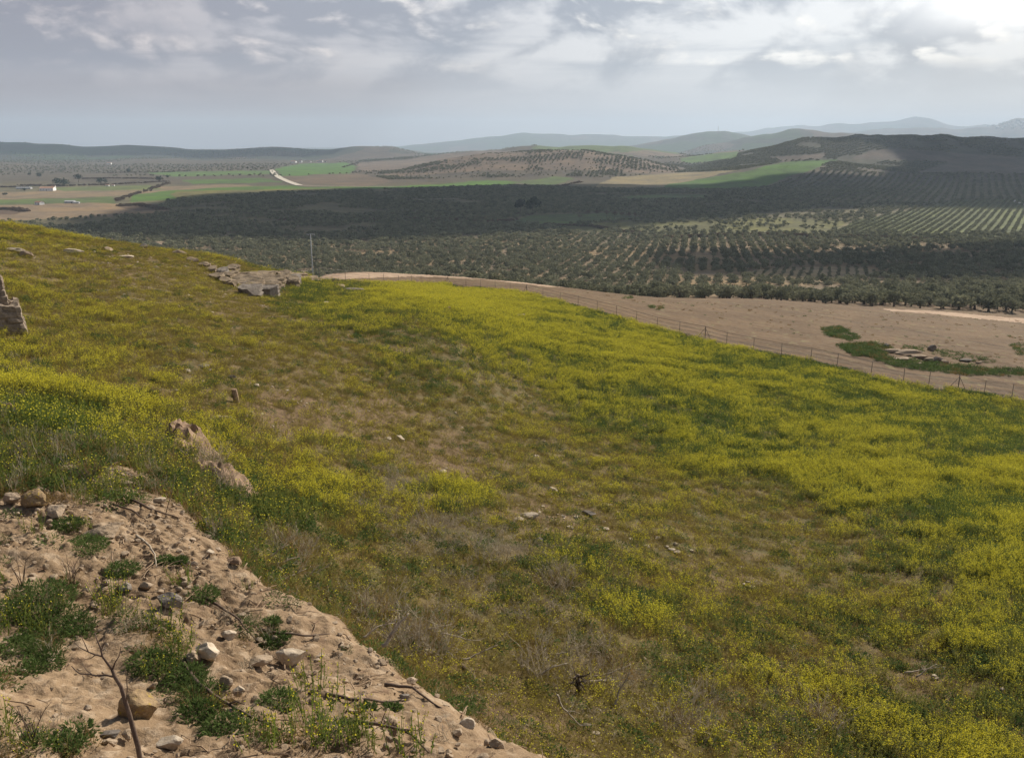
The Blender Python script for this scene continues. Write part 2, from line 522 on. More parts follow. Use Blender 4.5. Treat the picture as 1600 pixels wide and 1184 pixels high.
# ------------------------------------------------------------------ mesh helpers
class MB:
    def __init__(self):
        self.v = []; self.f = []; self.m = []; self.a = []; self.n = 0

    def add(self, verts, faces, mat=0, val=0.5):
        self.v.append(np.asarray(verts, float).reshape(-1, 3))
        k = len(self.v[-1])
        for f in faces:
            self.f.append(tuple(i + self.n for i in f)); self.m.append(mat)
        self.a.append(np.full(k, val) if np.isscalar(val) else np.asarray(val, float))
        self.n += k

    def tube(self, pts, radii, sides=6, mat=0, val=0.5, cap=True):
        pts = [Vector(p) for p in pts]
        vs = []; fs = []
        up = Vector((0.13, 0.21, 0.97))
        for i, p in enumerate(pts):
            d = (pts[min(i + 1, len(pts) - 1)] - pts[max(i - 1, 0)]).normalized()
            a = d.cross(up)
            if a.length < 1e-3:
                a = d.cross(Vector((1, 0, 0)))
            a.normalize(); b = d.cross(a)
            for k in range(sides):
                an = 2 * math.pi * k / sides
                vs.append(p + (a * math.cos(an) + b * math.sin(an)) * radii[i])
        for i in range(len(pts) - 1):
            for k in range(sides):
                q = (k + 1) % sides
                fs.append((i * sides + k, i * sides + q, (i + 1) * sides + q, (i + 1) * sides + k))
        if cap:
            fs.append(tuple(range(sides - 1, -1, -1)))
            fs.append(tuple((len(pts) - 1) * sides + k for k in range(sides)))
        self.add(vs, fs, mat, val)

    def quad(self, c, a, b, mat=0, val=0.5):
        c = np.asarray(c); a = np.asarray(a); b = np.asarray(b)
        self.add([c - a - b, c + a - b, c + a + b, c - a + b], [(0, 1, 2, 3)], mat, val)

    def box(self, lo, hi, mat=0, val=0.5):
        x0, y0, z0 = lo; x1, y1, z1 = hi
        v = [(x0, y0, z0), (x1, y0, z0), (x1, y1, z0), (x0, y1, z0), (x0, y0, z1), (x1, y0, z1), (x1, y1, z1), (x0, y1, z1)]
        self.add(v, [(0, 3, 2, 1), (4, 5, 6, 7), (0, 1, 5, 4), (1, 2, 6, 5), (2, 3, 7, 6), (3, 0, 4, 7)], mat, val)

    def mesh(self, name, mats, smooth=False):
        me = bpy.data.meshes.new(name)
        me.from_pydata(np.concatenate(self.v).tolist(), [], self.f)
        for mm in mats:
            me.materials.append(mm)
        me.polygons.foreach_set('material_index', np.array(self.m, np.int32))
        at_ = me.attributes.new('v', 'FLOAT', 'POINT')
        at_.data.foreach_set('value', np.concatenate(self.a).astype(np.float32))
        if smooth:
            me.polygons.foreach_set('use_smooth', np.ones(len(me.polygons), bool))
        me.update()
        return me


def link(name, me, loc=(0, 0, 0), rz=0.0, parent=None, scale=1.0):
    o = bpy.data.objects.new(name, me)
    COL.objects.link(o)
    o.location = loc
    o.rotation_euler = (0, 0, rz)
    if scale != 1.0:
        o.scale = (scale,) * 3 if np.isscalar(scale) else scale
    if parent is not None:
        o.parent = parent
    return o


def tag(o, label, cat, group=None):
    o['label'] = label
    o['category'] = cat
    if group:
        o['group'] = group
    return o


def grid_mesh(name, X, Y, Z, keep=None, mats=(), attrs=None, smooth=True):
    """mesh of a regular grid (rows x cols); keep = per-cell mask; attrs = {name: per-vertex array (n,) or (n,3)}"""
    r, c = X.shape
    idx = np.arange(r * c).reshape(r, c)
    q = np.stack([idx[:-1, :-1], idx[:-1, 1:], idx[1:, 1:], idx[1:, :-1]], -1).reshape(-1, 4)
    if keep is not None:
        q = q[keep.ravel()]
    used = np.zeros(r * c, bool); used[q.ravel()] = True
    remap = np.cumsum(used) - 1
    co = np.stack([X.ravel(), Y.ravel(), Z.ravel()], 1)[used]
    q = remap[q]
    me = bpy.data.meshes.new(name)
    me.vertices.add(len(co)); me.vertices.foreach_set('co', co.astype(np.float32).ravel())
    me.loops.add(q.size); me.loops.foreach_set('vertex_index', q.astype(np.int32).ravel())
    me.polygons.add(len(q)); me.polygons.foreach_set('loop_start', np.arange(0, q.size, 4, dtype=np.int32))
    me.polygons.foreach_set('loop_total', np.full(len(q), 4, np.int32))
    if smooth:
        me.polygons.foreach_set('use_smooth', np.ones(len(q), bool))
    for k, arr in (attrs or {}).items():
        arr = np.asarray(arr)
        if arr.ndim == X.ndim:
            a = me.attributes.new(k, 'FLOAT', 'POINT'); a.data.foreach_set('value', arr.ravel()[used].astype(np.float32))
        else:
            a = me.attributes.new(k, 'FLOAT_COLOR', 'POINT')
            col = np.c_[arr.reshape(-1, 3)[used], np.ones(used.sum())]
            a.data.foreach_set('color', col.astype(np.float32).ravel())
    for mm in mats:
        me.materials.append(mm)
    me.update(); me.validate()
    return me


def structure(name, me):
    o = link(name, me)
    o['kind'] = 'structure'
    return o


# ------------------------------------------------------------------ what grows where in the meadow (photo places, looked up on the ground)
# weights: yellow flowers, green, dry, grey thistle, bare
COVER = [
    (1200, 640, .55, .45, 0, 0, 0), (1400, 760, .85, .15, 0, 0, 0), (1000, 560, .6, .4, 0, 0, 0), (1300, 640, .35, .65, 0, 0, 0),
    (1500, 650, .25, .75, 0, 0, 0), (1560, 760, .55, .45, 0, 0, 0), (1500, 795, .15, .75, .1, 0, 0), (1580, 860, .62, .3, .08, 0, 0), (850, 520, .65, .35, 0, 0, 0),
    (740, 468, .8, .2, 0, 0, 0), (920, 476, .3, .7, 0, 0, 0), (1100, 540, .3, .7, 0, 0, 0), (1300, 572, .25, .75, 0, 0, 0), (1550, 632, .2, .5, .3, 0, 0),
    (1250, 700, .66, .34, 0, 0, 0), (1060, 640, .55, .45, 0, 0, 0), (1130, 660, .25, .75, 0, 0, 0), (1450, 850, .4, .3, .3, 0, 0), (950, 640, .5, .35, .15, 0, 0),
    (900, 690, .3, .2, .5, 0, 0), (600, 650, .1, .1, .5, 0, .3), (700, 720, .05, .1, .3, 0, .55), (850, 800, .1, .15, .45, 0, .3), (1000, 740, .3, .2, .5, 0, 0),
    (1150, 900, .15, .15, .55, 0, .15), (1250, 830, .35, .15, .5, 0, 0), (1150, 790, .3, .2, .5, 0, 0), (500, 590, .25, .15, .5, 0, .1), (620, 540, .25, .4, .35, 0, 0), (550, 500, .4, .3, .3, 0, 0),
    (700, 565, .3, .4, .3, 0, 0), (450, 640, .05, .1, .35, 0, .5), (380, 470, .1, .1, .5, 0, .3), (660, 600, .15, .45, .4, 0, 0), (780, 640, .25, .2, .55, 0, 0),
    (100, 425, .42, .1, .48, 0, 0), (250, 500, .3, .15, .55, 0, 0), (150, 580, .42, .13, .45, 0, 0), (200, 645, .48, .15, .37, 0, 0), (350, 690, .48, .17, .35, 0, 0),
    (500, 730, .42, .2, .38, 0, 0), (610, 765, .25, .1, .15, .5, 0), (700, 780, .45, .3, .25, 0, 0), (860, 890, .35, .35, .3, 0, 0), (690, 835, .1, .1, .2, .6, 0),
    (770, 870, .1, .15, .25, .5, 0), (860, 920, .2, .2, .2, .4, 0), (550, 850, .2, .25, .45, .1, 0), (450, 800, .3, .45, .25, 0, 0), (480, 890, .05, .35, .45, .15, 0), (620, 1000, .0, .15, .45, .25, .15), (560, 920, .05, .3, .45, .2, 0), (700, 930, .15, .25, .45, .15, 0), (800, 960, .15, .2, .45, .2, 0), (900, 1010, .2, .2, .4, .2, 0), (700, 1060, 0, .2, .4, .15, .25), (760, 1110, 0, .1, .4, .1, .4),
    (760, 1000, .08, .25, .45, .2, 0), (1000, 960, .32, .33, .35, 0, 0), (1100, 1010, .28, .32, .4, 0, 0), (1300, 1110, .28, .34, .38, 0, 0), (960, 1110, .05, .2, .5, .2, .05), (880, 1150, .05, .15, .45, .1, .25), (1050, 1120, .2, .25, .4, .15, 0),
    (1250, 1120, .2, .2, .2, .4, 0), (1380, 1120, .3, .35, .35, 0, 0), (1450, 1055, .15, .2, .35, 0, .3), (1450, 950, .34, .28, .38, 0, 0), (1550, 1000, .38, .37, .25, 0, 0), (1560, 1120, .3, .38, .32, 0, 0),
    (80, 665, .15, .75, .1, 0, 0), (60, 720, .1, .55, .25, .05, .05), (50, 380, .35, .1, .55, 0, 0), (200, 400, .1, .15, .5, 0, .25), (300, 430, .25, .1, .55, 0, .1), (330, 760, .1, .45, .35, .05, .05), (1330, 900, .25, .3, .45, 0, 0),
    (40, 600, .35, .2, .25, .2, 0), (320, 610, .25, .15, .45, 0, .15), (480, 455, .1, .6, .3, 0, 0), (600, 470, .45, .3, .25, 0, 0), (560, 452, .1, .4, .3, 0, .2), (420, 540, .3, .1, .6, 0, 0), (520, 545, .25, .2, .55, 0, 0), (60, 490, .35, .15, .5, 0, 0),
]
CV = np.array(COVER)


def cover(px, py):
    """soft nearest-place lookup"""
    px = np.asarray(px, float).ravel(); py = np.asarray(py, float).ravel()
    out = np.empty((len(px), 5))
    for i in range(0, len(px), 60000):
        a = px[i:i + 60000, None]; b = py[i:i + 60000, None]
        d2 = (a - CV[None, :, 0]) ** 2 + ((b - CV[None, :, 1]) * 1.7) ** 2
        w = 1.0 / (d2 + 900.0) ** 1.6
        w /= w.sum(1, keepdims=True)
        out[i:i + 60000] = w @ CV[:, 2:]
    return out


# fence line (photo places of the post feet) and its posts
FENCE_PX = [(500, 439), (540, 441), (577, 443), (600, 443.5), (623, 444), (643, 444.5), (658, 445), (672, 445.5), (700, 447), (728, 449), (751, 451), (774, 453.5), (797, 457), (823, 462), (848, 468),
            (875, 475), (903, 482), (933, 490), (963, 498), (994, 507), (1027, 517), (1061, 525), (1101, 535), (1135, 543), (1177, 551),
            (1220, 560), (1266, 568), (1307, 578), (1360, 591), (1411, 601), (1450, 607), (1496, 614), (1537, 619), (1580, 624), (1628, 631), (1690, 640)]
FENCE = [at(px, py + 0.5) for px, py in FENCE_PX]
_fu = np.array([p.x / p.y for p in FENCE]); _fY = np.array([p.y for p in FENCE])
_o = np.argsort(_fu)
_fu, _fY = _fu[_o], _fY[_o]


def fence_Y(u):
    return np.where(np.asarray(u) < _fu[0], 1e9, np.interp(u, _fu, _fY))


ROAD_PX = [(486, 436), (500, 429.5), (560, 426), (640, 425), (700, 427), (760, 431.5), (800, 436), (850, 443), (905, 451),
           (850, 447.5), (800, 442), (760, 437.5), (700, 433.5), (640, 432.5), (580, 434), (520, 438), (490, 440)]
ROAD2_PX = [(1380, 483), (1440, 485), (1500, 489.5), (1600, 498), (1700, 506), (1700, 514), (1600, 505.5), (1500, 494.8), (1440, 488.8), (1390, 486)]


# ------------------------------------------------------------------ ground meshes
def build_near():
    us = np.concatenate([np.linspace(-0.95, -0.66, 30)[:-1], np.linspace(-0.66, 0.66, 1150), np.linspace(0.66, 0.95, 30)[1:]])
    ys = np.geomspace(4.0, 330.0, 1050)
    U, Y = np.meshgrid(us, ys)
    X = U * Y
    Z = meadow_z(X, Y)
    sd = np.full(X.shape, 9.0)
    m = Y < 26
    sd[m] = edge_sd(X[m], Y[m])
    px, py = project(X, Y, Z)
    beyond = Y > fence_Y(U) - 0.4 + (fbm(X / 1.5, Y / 1.5, 3, 71) - 0.5) * 2.5
    # field relief: clods and furrows
    fz = (fbm(X / 0.9, Y / 0.9, 3, 81) - 0.5) * 0.25
    dF = Y - np.clip(fence_Y(U), 0, 400) + (fbm(X / 14, Y / 14, 3, 83) - .5) * 3.0
    rut = sum(np.exp(-((dF - q) / .6) ** 2) for q in (3.2, 5.1, 8.6, 10.4, 15.5, 17.3)) * sstep(U, .1, .3)
    rut = np.clip(rut + .8 * np.exp(-((Y - (200 - 190 * (U - .3)) + (fbm(X / 20, Y / 20, 3, 85) - .5) * 8) / 1.2) ** 2) * (U > .2), 0, 1)
    Z = np.where(beyond, Z + fz - .12 * rut, Z)
    # lower the meadow where the bank mesh lies over it
    Z = Z - 0.5 * sstep(sd, 2.2, 1.2)
    ppx = px + (fbm(X / 4, Y / 4, 3, 75) - 0.5) * 10
    ppy = py + (fbm(X / 4, Y / 4, 3, 76) - 0.5) * 1.6
    road = (in_poly(ppx, ppy, ROAD_PX) | in_poly(ppx, ppy, ROAD2_PX)) & (Y > 120)
    bare = cover(px, py)[:, 4].reshape(X.shape) + 0.5 * cover(px, py)[:, 2].reshape(X.shape)
    cb = beyond[:-1, :-1]; cr = road[:-1, :-1]; cs = sd[:-1, :-1] > 0.55
    # weedy corner of the field
    c = lambda a: a
    # meadow soil
    m1, t = new_mat('meadow_soil')
    P = pos(t)
    n1 = t.noise(P, 0.7, 7, 0.6); n2 = t.noise(P, 9.0, 5, 0.7); n3 = t.noise(P, 2.6, 6, 0.65)
    col = t.mix(t.rng(n1, .38, .62), (0.095, 0.080, 0.028), (0.145, 0.105, 0.044))
    ba = t.n('ShaderNodeAttribute', attribute_name='bare').outputs['Fac']
    soil = t.mix(t.rng(n3, .4, .62), (0.100, 0.064, 0.033), (0.165, 0.108, 0.058))
    col = t.mix(t.rng(t.math('ADD', ba, t.math('MULTIPLY', t.math('SUBTRACT', n3, 0.5), 1.1)), .22, .6), col, soil)
    col = t.mix(t.rng(n2, .64, .74), col, (0.27, 0.21, 0.14))
    col = t.mix(t.rng(n2, .44, .32), col, (0.05, 0.042, 0.024))
    finish(t, col, 0.95, n2, 0.8, 0.06)
    me = grid_mesh('meadow', X, Y, Z, (~cb & ~cr & cs), [m1], {'bare': bare})
    structure('meadow', me)
    # ploughed field
    m2, t = new_mat('dry_field_soil')
    P = pos(t)
    n1 = t.noise(P, 0.09, 6, 0.6); n2 = t.noise(P, 1.8, 6, 0.7); n3 = t.noise(P, 0.45, 5, 0.6, .3)
    rot = t.n('ShaderNodeMapping', {'Vector': P, 'Rotation': (0, 0, R(32)), 'Scale': (0.06, 1.3, 1)}).outputs[0]
    fur = t.noise(rot, 1.0, 4, 0.6)
    col = t.mix(t.rng(n1, .38, .62), (0.112, 0.068, 0.033), (0.158, 0.099, 0.050))
    col = t.mix(t.math('MULTIPLY', t.rng(fur, .46, .62), 0.8), col, (0.115, 0.075, 0.043))
    col = t.mix(t.math('MULTIPLY', t.rng(n2, .55, .68), 0.6), col, (0.155, 0.115, 0.065))
    col = t.mix(t.math('MULTIPLY', t.rng(n3, .58, .68), 0.55), col, (0.22, 0.20, 0.09))
    col = t.mix(t.math('MULTIPLY', t.rng(n2, .40, .30), 0.45), col, (0.20, 0.14, 0.086))
    fd = t.n('ShaderNodeAttribute', attribute_name='rut').outputs['Fac']
    col = t.mix(t.math('MULTIPLY', fd, t.rng(n1, .3, .55, .55, .9)), col, (0.085, 0.058, 0.036))
    finish(t, col, 0.95, n2, 0.8, 0.12)
    structure('ploughed_field', grid_mesh('ploughed_field', X, Y, Z, (cb & ~cr & cs), [m2], {'rut': rut}))
    m3, t = new_mat('dirt_road_surface')
    P = pos(t)
    n1 = t.noise(P, 0.25, 6, 0.6); n2 = t.noise(P, 3.0, 5, 0.6)
    col = t.mix(t.rng(n1, .38, .62), (0.32, 0.215, 0.14), (0.41, 0.29, 0.195))
    col = t.mix(t.math('MULTIPLY', t.rng(n2, .55, .7), 0.5), col, (0.36, 0.26, 0.18))
    finish(t, col, 0.95, n2, 0.4, 0.03)
    structure('dirt_road', grid_mesh('dirt_road', X, Y, Z, cr & cs, [m3]))
    return


def build_bank():
    xs = np.arange(-17.0, 3.6, 0.026); ys = np.arange(2.0, 20.5, 0.026)
    X, Y = np.meshgrid(xs, ys)
    sd = edge_sd(X, Y)
    Z = np.full(X.shape, -50.0)
    vis = (sd < 2.3) & (X > -0.9 * Y - 0.5)
    Z[vis] = H(X[vis], Y[vis])
    # clods, pebbles, gullies running down to the lip
    clod = fbm(X / 0.22, Y / 0.22, 4, 91)
    rid = 1 - np.abs(2 * fbm(X / 0.55 + 0.4 * fbm(X / 1.1, Y / 1.1, 2, 5), Y / 0.55, 3, 93) - 1)
    fade = sstep(sd, 0.9, -0.6)
    Z = Z + ((clod - 0.5) * 0.13 + (fbm(X / .085, Y / .085, 3, 191) - .5) * .05 + (rid - 0.75) * 0.10 * sstep(fbm(X / 2, Y / 2, 2, 95), .4, .6)) * (0.35 + 0.65 * fade)
    ter = fbm(X / .9 + .35 * Y, Y / .6, 4, 99) * 7
    step = np.floor(ter) + sstep(ter - np.floor(ter), .7, .95)
    Z = Z + (step - ter) * .075 * sstep(fbm(X / 1.6, Y / 1.6, 2, 101), .40, .58) * (.3 + .7 * fade)
    peb = vnoise(X / 0.075, Y / 0.075, 97)
    Z = Z + sstep(peb, .72, .95) * 0.03 * fade
    keep = vis[:-1, :-1]
    m, t = new_mat('bank_earth')
    P = pos(t)
    n1 = t.noise(P, 0.55, 7, 0.6); n2 = t.noise(P, 5.0, 6, 0.65); n3 = t.noise(P, 24.0, 4, 0.7)
    sdn = t.n('ShaderNodeAttribute', attribute_name='lip').outputs['Fac']
    col = t.mix(t.rng(n1, .36, .62), (0.200, 0.134, 0.078), (0.270, 0.185, 0.110))
    col = t.mix(t.rng(n2, .50, .66), col, (0.345, 0.255, 0.170))
    col = t.mix(t.rng(n2, .44, .32), col, (0.18, 0.115, 0.07))
    col = t.mix(t.math('MULTIPLY', t.rng(n3, .58, .7), 0.6), col, (0.46, 0.34, 0.235))
    col = t.mix(t.math('MULTIPLY', t.rng(n3, .42, .32), 0.6), col, (0.15, 0.10, 0.065))
    grass = t.mix(t.rng(n2, .4, .6), (0.10, 0.085, 0.04), (0.17, 0.13, 0.07))
    col = t.mix(t.rng(t.math('ADD', sdn, t.math('MULTIPLY', t.math('SUBTRACT', n2, .5), 1.4)), 0.25, 0.8), col, grass)
    finish(t, col, 0.95, t.math('ADD', n3, n2), 0.7, 0.03)
    structure('dirt_bank', grid_mesh('dirt_bank', X, Y, Z, keep, [m], {'lip': np.clip(sd, -1, 2)}))


# fields of the valley: (photo polygon, Ymin, Ymax, albedo)
FIELDS = [
    ([(-200, 326), (60, 320), (120, 317), (200, 319), (285, 331), (230, 337), (150, 339), (0, 346), (-200, 350)], 600, 2200, (.25, .175, .11)),
    ([(-200, 330), (20, 325), (40, 330), (20, 336), (-200, 338)], 600, 2200, (.13, .085, .06)),
    ([(185, 322), (215, 316), (250, 320), (265, 328), (215, 330)], 600, 2200, (.14, .095, .065)),
    ([(-100, 314), (60, 311), (175, 307), (180, 318), (100, 318), (-100, 322)], 600, 2600, (.115, .155, .05)),
    ([(-100, 302), (0, 300), (200, 295), (240, 291), (385, 288), (395, 292), (330, 297), (200, 306), (60, 310), (-100, 313)], 600, 3000, (.24, .175, .11)),
    ([(205, 307), (250, 299), (330, 294), (450, 290), (600, 293), (560, 297), (420, 301), (260, 313), (205, 316)], 600, 3200, (.09, .165, .035)),
    ([(270, 300), (350, 297), (560, 294), (420, 302), (270, 309)], 600, 3200, (.17, .15, .06)),
    ([(80, 293), (230, 290), (262, 296), (100, 299)], 800, 3400, (.14, .165, .06)),
    ([(225, 270), (420, 266.5), (428, 272), (270, 276)], 1500, 4200, (.10, .165, .05)),
    ([(285, 281), (420, 279), (440, 284), (300, 288)], 1500, 4200, (.09, .15, .045)),
    ([(428, 264), (470, 256), (540, 254), (556, 260), (548, 271), (440, 275)], 1500, 4600, (.09, .175, .04)),
    ([(440, 275.5), (560, 271), (620, 284), (560, 292), (470, 291), (448, 285)], 1200, 3400, (.155, .115, .085)),
    ([(560, 293), (660, 289), (760, 282), (830, 284), (800, 289), (660, 293), (600, 296)], 1100, 2500, (.095, .185, .035)),
    ([(800, 286), (860, 276), (900, 280), (860, 290)], 1100, 2300, (.10, .14, .05)),
    ([(560, 255), (640, 249), (700, 240), (760, 236), (830, 236), (760, 241), (700, 250), (620, 268), (560, 272)], 2300, 4600, (.185, .14, .11)),
    ([(920, 294), (960, 277), (1060, 270), (1160, 266), (1085, 281), (1060, 291), (1000, 293)], 1300, 2600, (.27, .215, .12)),
    ([(1020, 294), (1085, 281), (1160, 270), (1200, 258), (1225, 253.5), (1308, 250), (1275, 262), (1195, 291), (1150, 296)], 1300, 2600, (.075, .15, .028)),
    ([(960, 308), (1050, 303), (1110, 304), (1100, 311), (980, 313)], 900, 1900, (.085, .125, .04)),
    ([(1200, 246), (1290, 240), (1285, 248), (1225, 252)], 1900, 2900, (.13, .10, .08)),
    ([(1330, 249), (1360, 236), (1400, 232), (1500, 240), (1620, 247), (1620, 271), (1430, 271), (1480, 255), (1420, 250)], 1500, 2600, (.115, .092, .078)),
    ([(820, 244), (840, 226), (1060, 226), (1060, 246), (940, 242)], 2900, 4200, (.115, .155, .06)),
    ([(1062, 247), (1155, 236), (1150, 249), (1075, 256)], 2300, 3300, (.10, .165, .05)),
    ([(940, 240), (1050, 232), (1160, 228), (1160, 236), (1060, 246)], 2600, 3400, (.19, .145, .115)),
    ([(850, 351), (1000, 345), (1230, 340), (1330, 345), (1290, 367), (1000, 366), (900, 360)], 500, 1300, (.135, .128, .05)),
    ([(1280, 371), (1340, 345), (1500, 312), (1700, 310), (1700, 392), (1500, 381)], 500, 1900, (.135, .15, .065)),
    ([(1160, 428), (1200, 420), (1340, 416), (1385, 430), (1320, 441), (1180, 438)], 300, 700, (.27, .205, .125)),
    ([(640, 341), (700, 342), (760, 338), (790, 344), (740, 349), (680, 347)], 500, 1500, (.30, .16, .09)),
    ([(830, 336), (960, 332), (1010, 342), (850, 352), (800, 348)], 500, 1500, (.075, .105, .035)),
    ([(1582, 313), (1588, 312.5), (1606, 321), (1606, 324)], 700, 2400, (.46, .44, .42)),
]
HILL_R = [(1040, 276), (1130, 246), (1200, 222), (1300, 214), (1450, 205), (1680, 205), (1680, 270), (1300, 262), (1230, 252), (1160, 266), (1060, 284)]
NO_TREES = [0, 1, 3, 4, 5, 6, 7, 8, 9, 10, 11, 12, 13, 14, 15, 16, 17, 18, 19, 20, 21, 22, 27, 28]


def field_index(px, py, Y):
    k = np.full(px.shape, -1, np.int32)
    for i, (poly, y0, y1, c) in enumerate(FIELDS):
        m = in_poly(px, py, poly) & (Y > y0) & (Y < y1)
        k[m] = i
    return k


def build_valley():
    us = np.concatenate([np.linspace(-1.0, -0.66, 40)[:-1], np.linspace(-0.66, 0.66, 1250), np.linspace(0.66, 1.0, 40)[1:]])
    ys = np.concatenate([np.geomspace(328, 3000, 620)[:-1], np.geomspace(3000, 18000, 230)])
    U, Y = np.meshgrid(us, ys)
    X = U * Y
    Z = np.where(Y < 421, meadow_z(X, Y), far_z(U, Y))
    Z[0] -= 0.3
    px, py = project(X, Y, Z)
    jx = px + (fbm(X / 60, Y / 60, 4, 61) - .5) * 15
    jy = py + (fbm(X / 60, Y / 60, 4, 62) - .5) * 3.2
    k = field_index(jx, jy, Y)
    col = np.empty(X.shape + (3,))
    near = np.array((.205, .15, .09)); mid = np.array((.135, .118, .07)); plain = np.array((.105, .088, .064)); far = np.array((.062, .066, .05))
    f = sstep(Y, 600, 900)[..., None]
    col[:] = near * (1 - f) + mid * f
    f = sstep(Y, 1500, 1800)[..., None]
    col = col * (1 - f) + plain * f
    f = sstep(Y, 3300, 4200)[..., None]
    pat = fbm(X / 500, Y / 900, 4, 66)
    fa = np.where(pat[..., None] > .55, np.array((.105, .085, .066)), np.where(pat[..., None] < .42, np.array((.05, .072, .034)), far))
    col = col * (1 - f) + fa * f
    for i, fd in enumerate(FIELDS):
        col[k == i] = np.array(fd[3]) * .8 + np.array((.105, .098, .058)) * .2
    # brown ridge in the middle distance
    me_mask = (np.abs(Y - 2250) < 260) & (px > 600) & (px < 1060) & (k < 0)
    col[me_mask] = (.165, .125, .09)
    hr = in_poly(px, py, HILL_R) & (k < 0) & (Y > 1700) & (Y < 3000)
    col[hr] = (.082, .078, .055)
    m, t = new_mat('valley_soil')
    P = pos(t)
    a = t.n('ShaderNodeAttribute', attribute_name='soil').outputs['Color']
    n1 = t.noise(P, 0.02, 6, 0.62); n2 = t.noise(P, 0.12, 5, 0.65)
    v = t.math('ADD', t.math('MULTIPLY', n1, .7), t.math('MULTIPLY', n2, .5))
    hsv = t.n('ShaderNodeHueSaturation', {'Color': a, 'Value': t.rng(v, .35, .85, .62, 1.36), 'Saturation': t.rng(n1, .3, .7, .85, 1.12)}).outputs[0]
    finish(t, hsv, 0.95, n2, 0.5, 0.6, 0.05)
    structure('valley', grid_mesh('valley', X, Y, Z, None, [m], {'soil': col}))


build_near()
build_bank()
build_valley()

# ------------------------------------------------------------------ scattering (uncountable growth): one object that carries its own plant shapes
def scatter(name, protos, pts, kind, scl, rotz, tint, mats, tilt=0.12, label=None):
    """protos: list of MB; every point draws one of them (geometry nodes inside this one object)"""
    V = []; Fc = []; Mi = []; A = []; K = []; off = 0
    for i, mb in enumerate(protos):
        v = np.concatenate(mb.v)
        V.append(v); Fc += [tuple(j + off for j in f) for f in mb.f]; Mi += mb.m; A.append(np.concatenate(mb.a))
        K.append(np.full(len(v), 100 + i)); off += len(v)
    n = len(pts)
    V.append(np.asarray(pts)); A.append(np.zeros(n)); K.append(np.asarray(kind))
    nv = off
    me = bpy.data.meshes.new(name)
    me.from_pydata(np.concatenate(V).tolist(), [], Fc)
    for mm in mats:
        me.materials.append(mm)
    me.polygons.foreach_set('material_index', np.array(Mi, np.int32))

    def attr(nm, typ, field, arr):
        a = me.attributes.new(nm, typ, 'POINT'); a.data.foreach_set(field, arr)
    attr('v', 'FLOAT', 'value', np.concatenate(A).astype(np.float32))
    attr('kind_id', 'INT', 'value', np.concatenate(K).astype(np.int32))
    pad = lambda a, d: np.concatenate([np.full((nv,) + a.shape[1:], d), a])
    s = np.asarray(scl, float)
    if s.ndim == 1:
        s = np.stack([s, s, s], 1)
    attr('scl', 'FLOAT_VECTOR', 'vector', pad(s, 1.0).astype(np.float32).ravel())
    rot = np.stack([rng.normal(0, tilt, n), rng.normal(0, tilt, n), rotz], 1)
    attr('rot', 'FLOAT_VECTOR', 'vector', pad(rot, 0.0).astype(np.float32).ravel())
    attr('tint', 'FLOAT', 'value', pad(np.asarray(tint, float), 0.0).astype(np.float32))
    o = link(name, me)
    g = bpy.data.node_groups.new(name, 'GeometryNodeTree')
    g.interface.new_socket('Geometry', in_out='INPUT', socket_type='NodeSocketGeometry')
    g.interface.new_socket('Geometry', in_out='OUTPUT', socket_type='NodeSocketGeometry')
    N = g.nodes; L = g.links
    gi = N.new('NodeGroupInput'); go = N.new('NodeGroupOutput')
    join = N.new('GeometryNodeJoinGeometry')

    def named(nm, typ):
        q = N.new('GeometryNodeInputNamedAttribute'); q.data_type = typ; q.inputs['Name'].default_value = nm
        return q.outputs['Attribute']

    def sel(i):
        c = N.new('FunctionNodeCompare'); c.data_type = 'INT'; c.operation = 'EQUAL'
        L.new(named('kind_id', 'INT'), c.inputs[2]); c.inputs[3].default_value = i
        sp = N.new('GeometryNodeSeparateGeometry'); sp.domain = 'POINT'
        L.new(gi.outputs[0], sp.inputs['Geometry']); L.new(c.outputs[0], sp.inputs['Selection'])
        return sp.outputs['Selection']
    for i in range(len(protos)):
        ip = N.new('GeometryNodeInstanceOnPoints')
        L.new(sel(i), ip.inputs['Points']); L.new(sel(100 + i), ip.inputs['Instance'])
        er = N.new('FunctionNodeEulerToRotation'); L.new(named('rot', 'FLOAT_VECTOR'), er.inputs[0])
        L.new(er.outputs[0], ip.inputs['Rotation']); L.new(named('scl', 'FLOAT_VECTOR'), ip.inputs['Scale'])
        L.new(ip.outputs[0], join.inputs[0])
    L.new(join.outputs[0], go.inputs[0])
    md = o.modifiers.new('scatter', 'NODES'); md.node_group = g
    o['kind'] = 'stuff'
    if label:
        o['label'] = label
    return o


def rv(s=1.0):
    return rng.normal(0, s, 3)


def unit(v):
    return v / (np.linalg.norm(v) + 1e-9)


def leaf_quad(mb, c, d, L_, w, mat, val):
    d = unit(np.asarray(d)); s = unit(np.cross(d, unit(rv())))
    a = c; b = c + d * L_ * 0.5 + s * w * 0.5; e = c + d * L_; f = c + d * L_ * 0.5 - s * w * 0.5
    mb.add([a, b, e, f], [(0, 1, 2, 3)], mat, val)


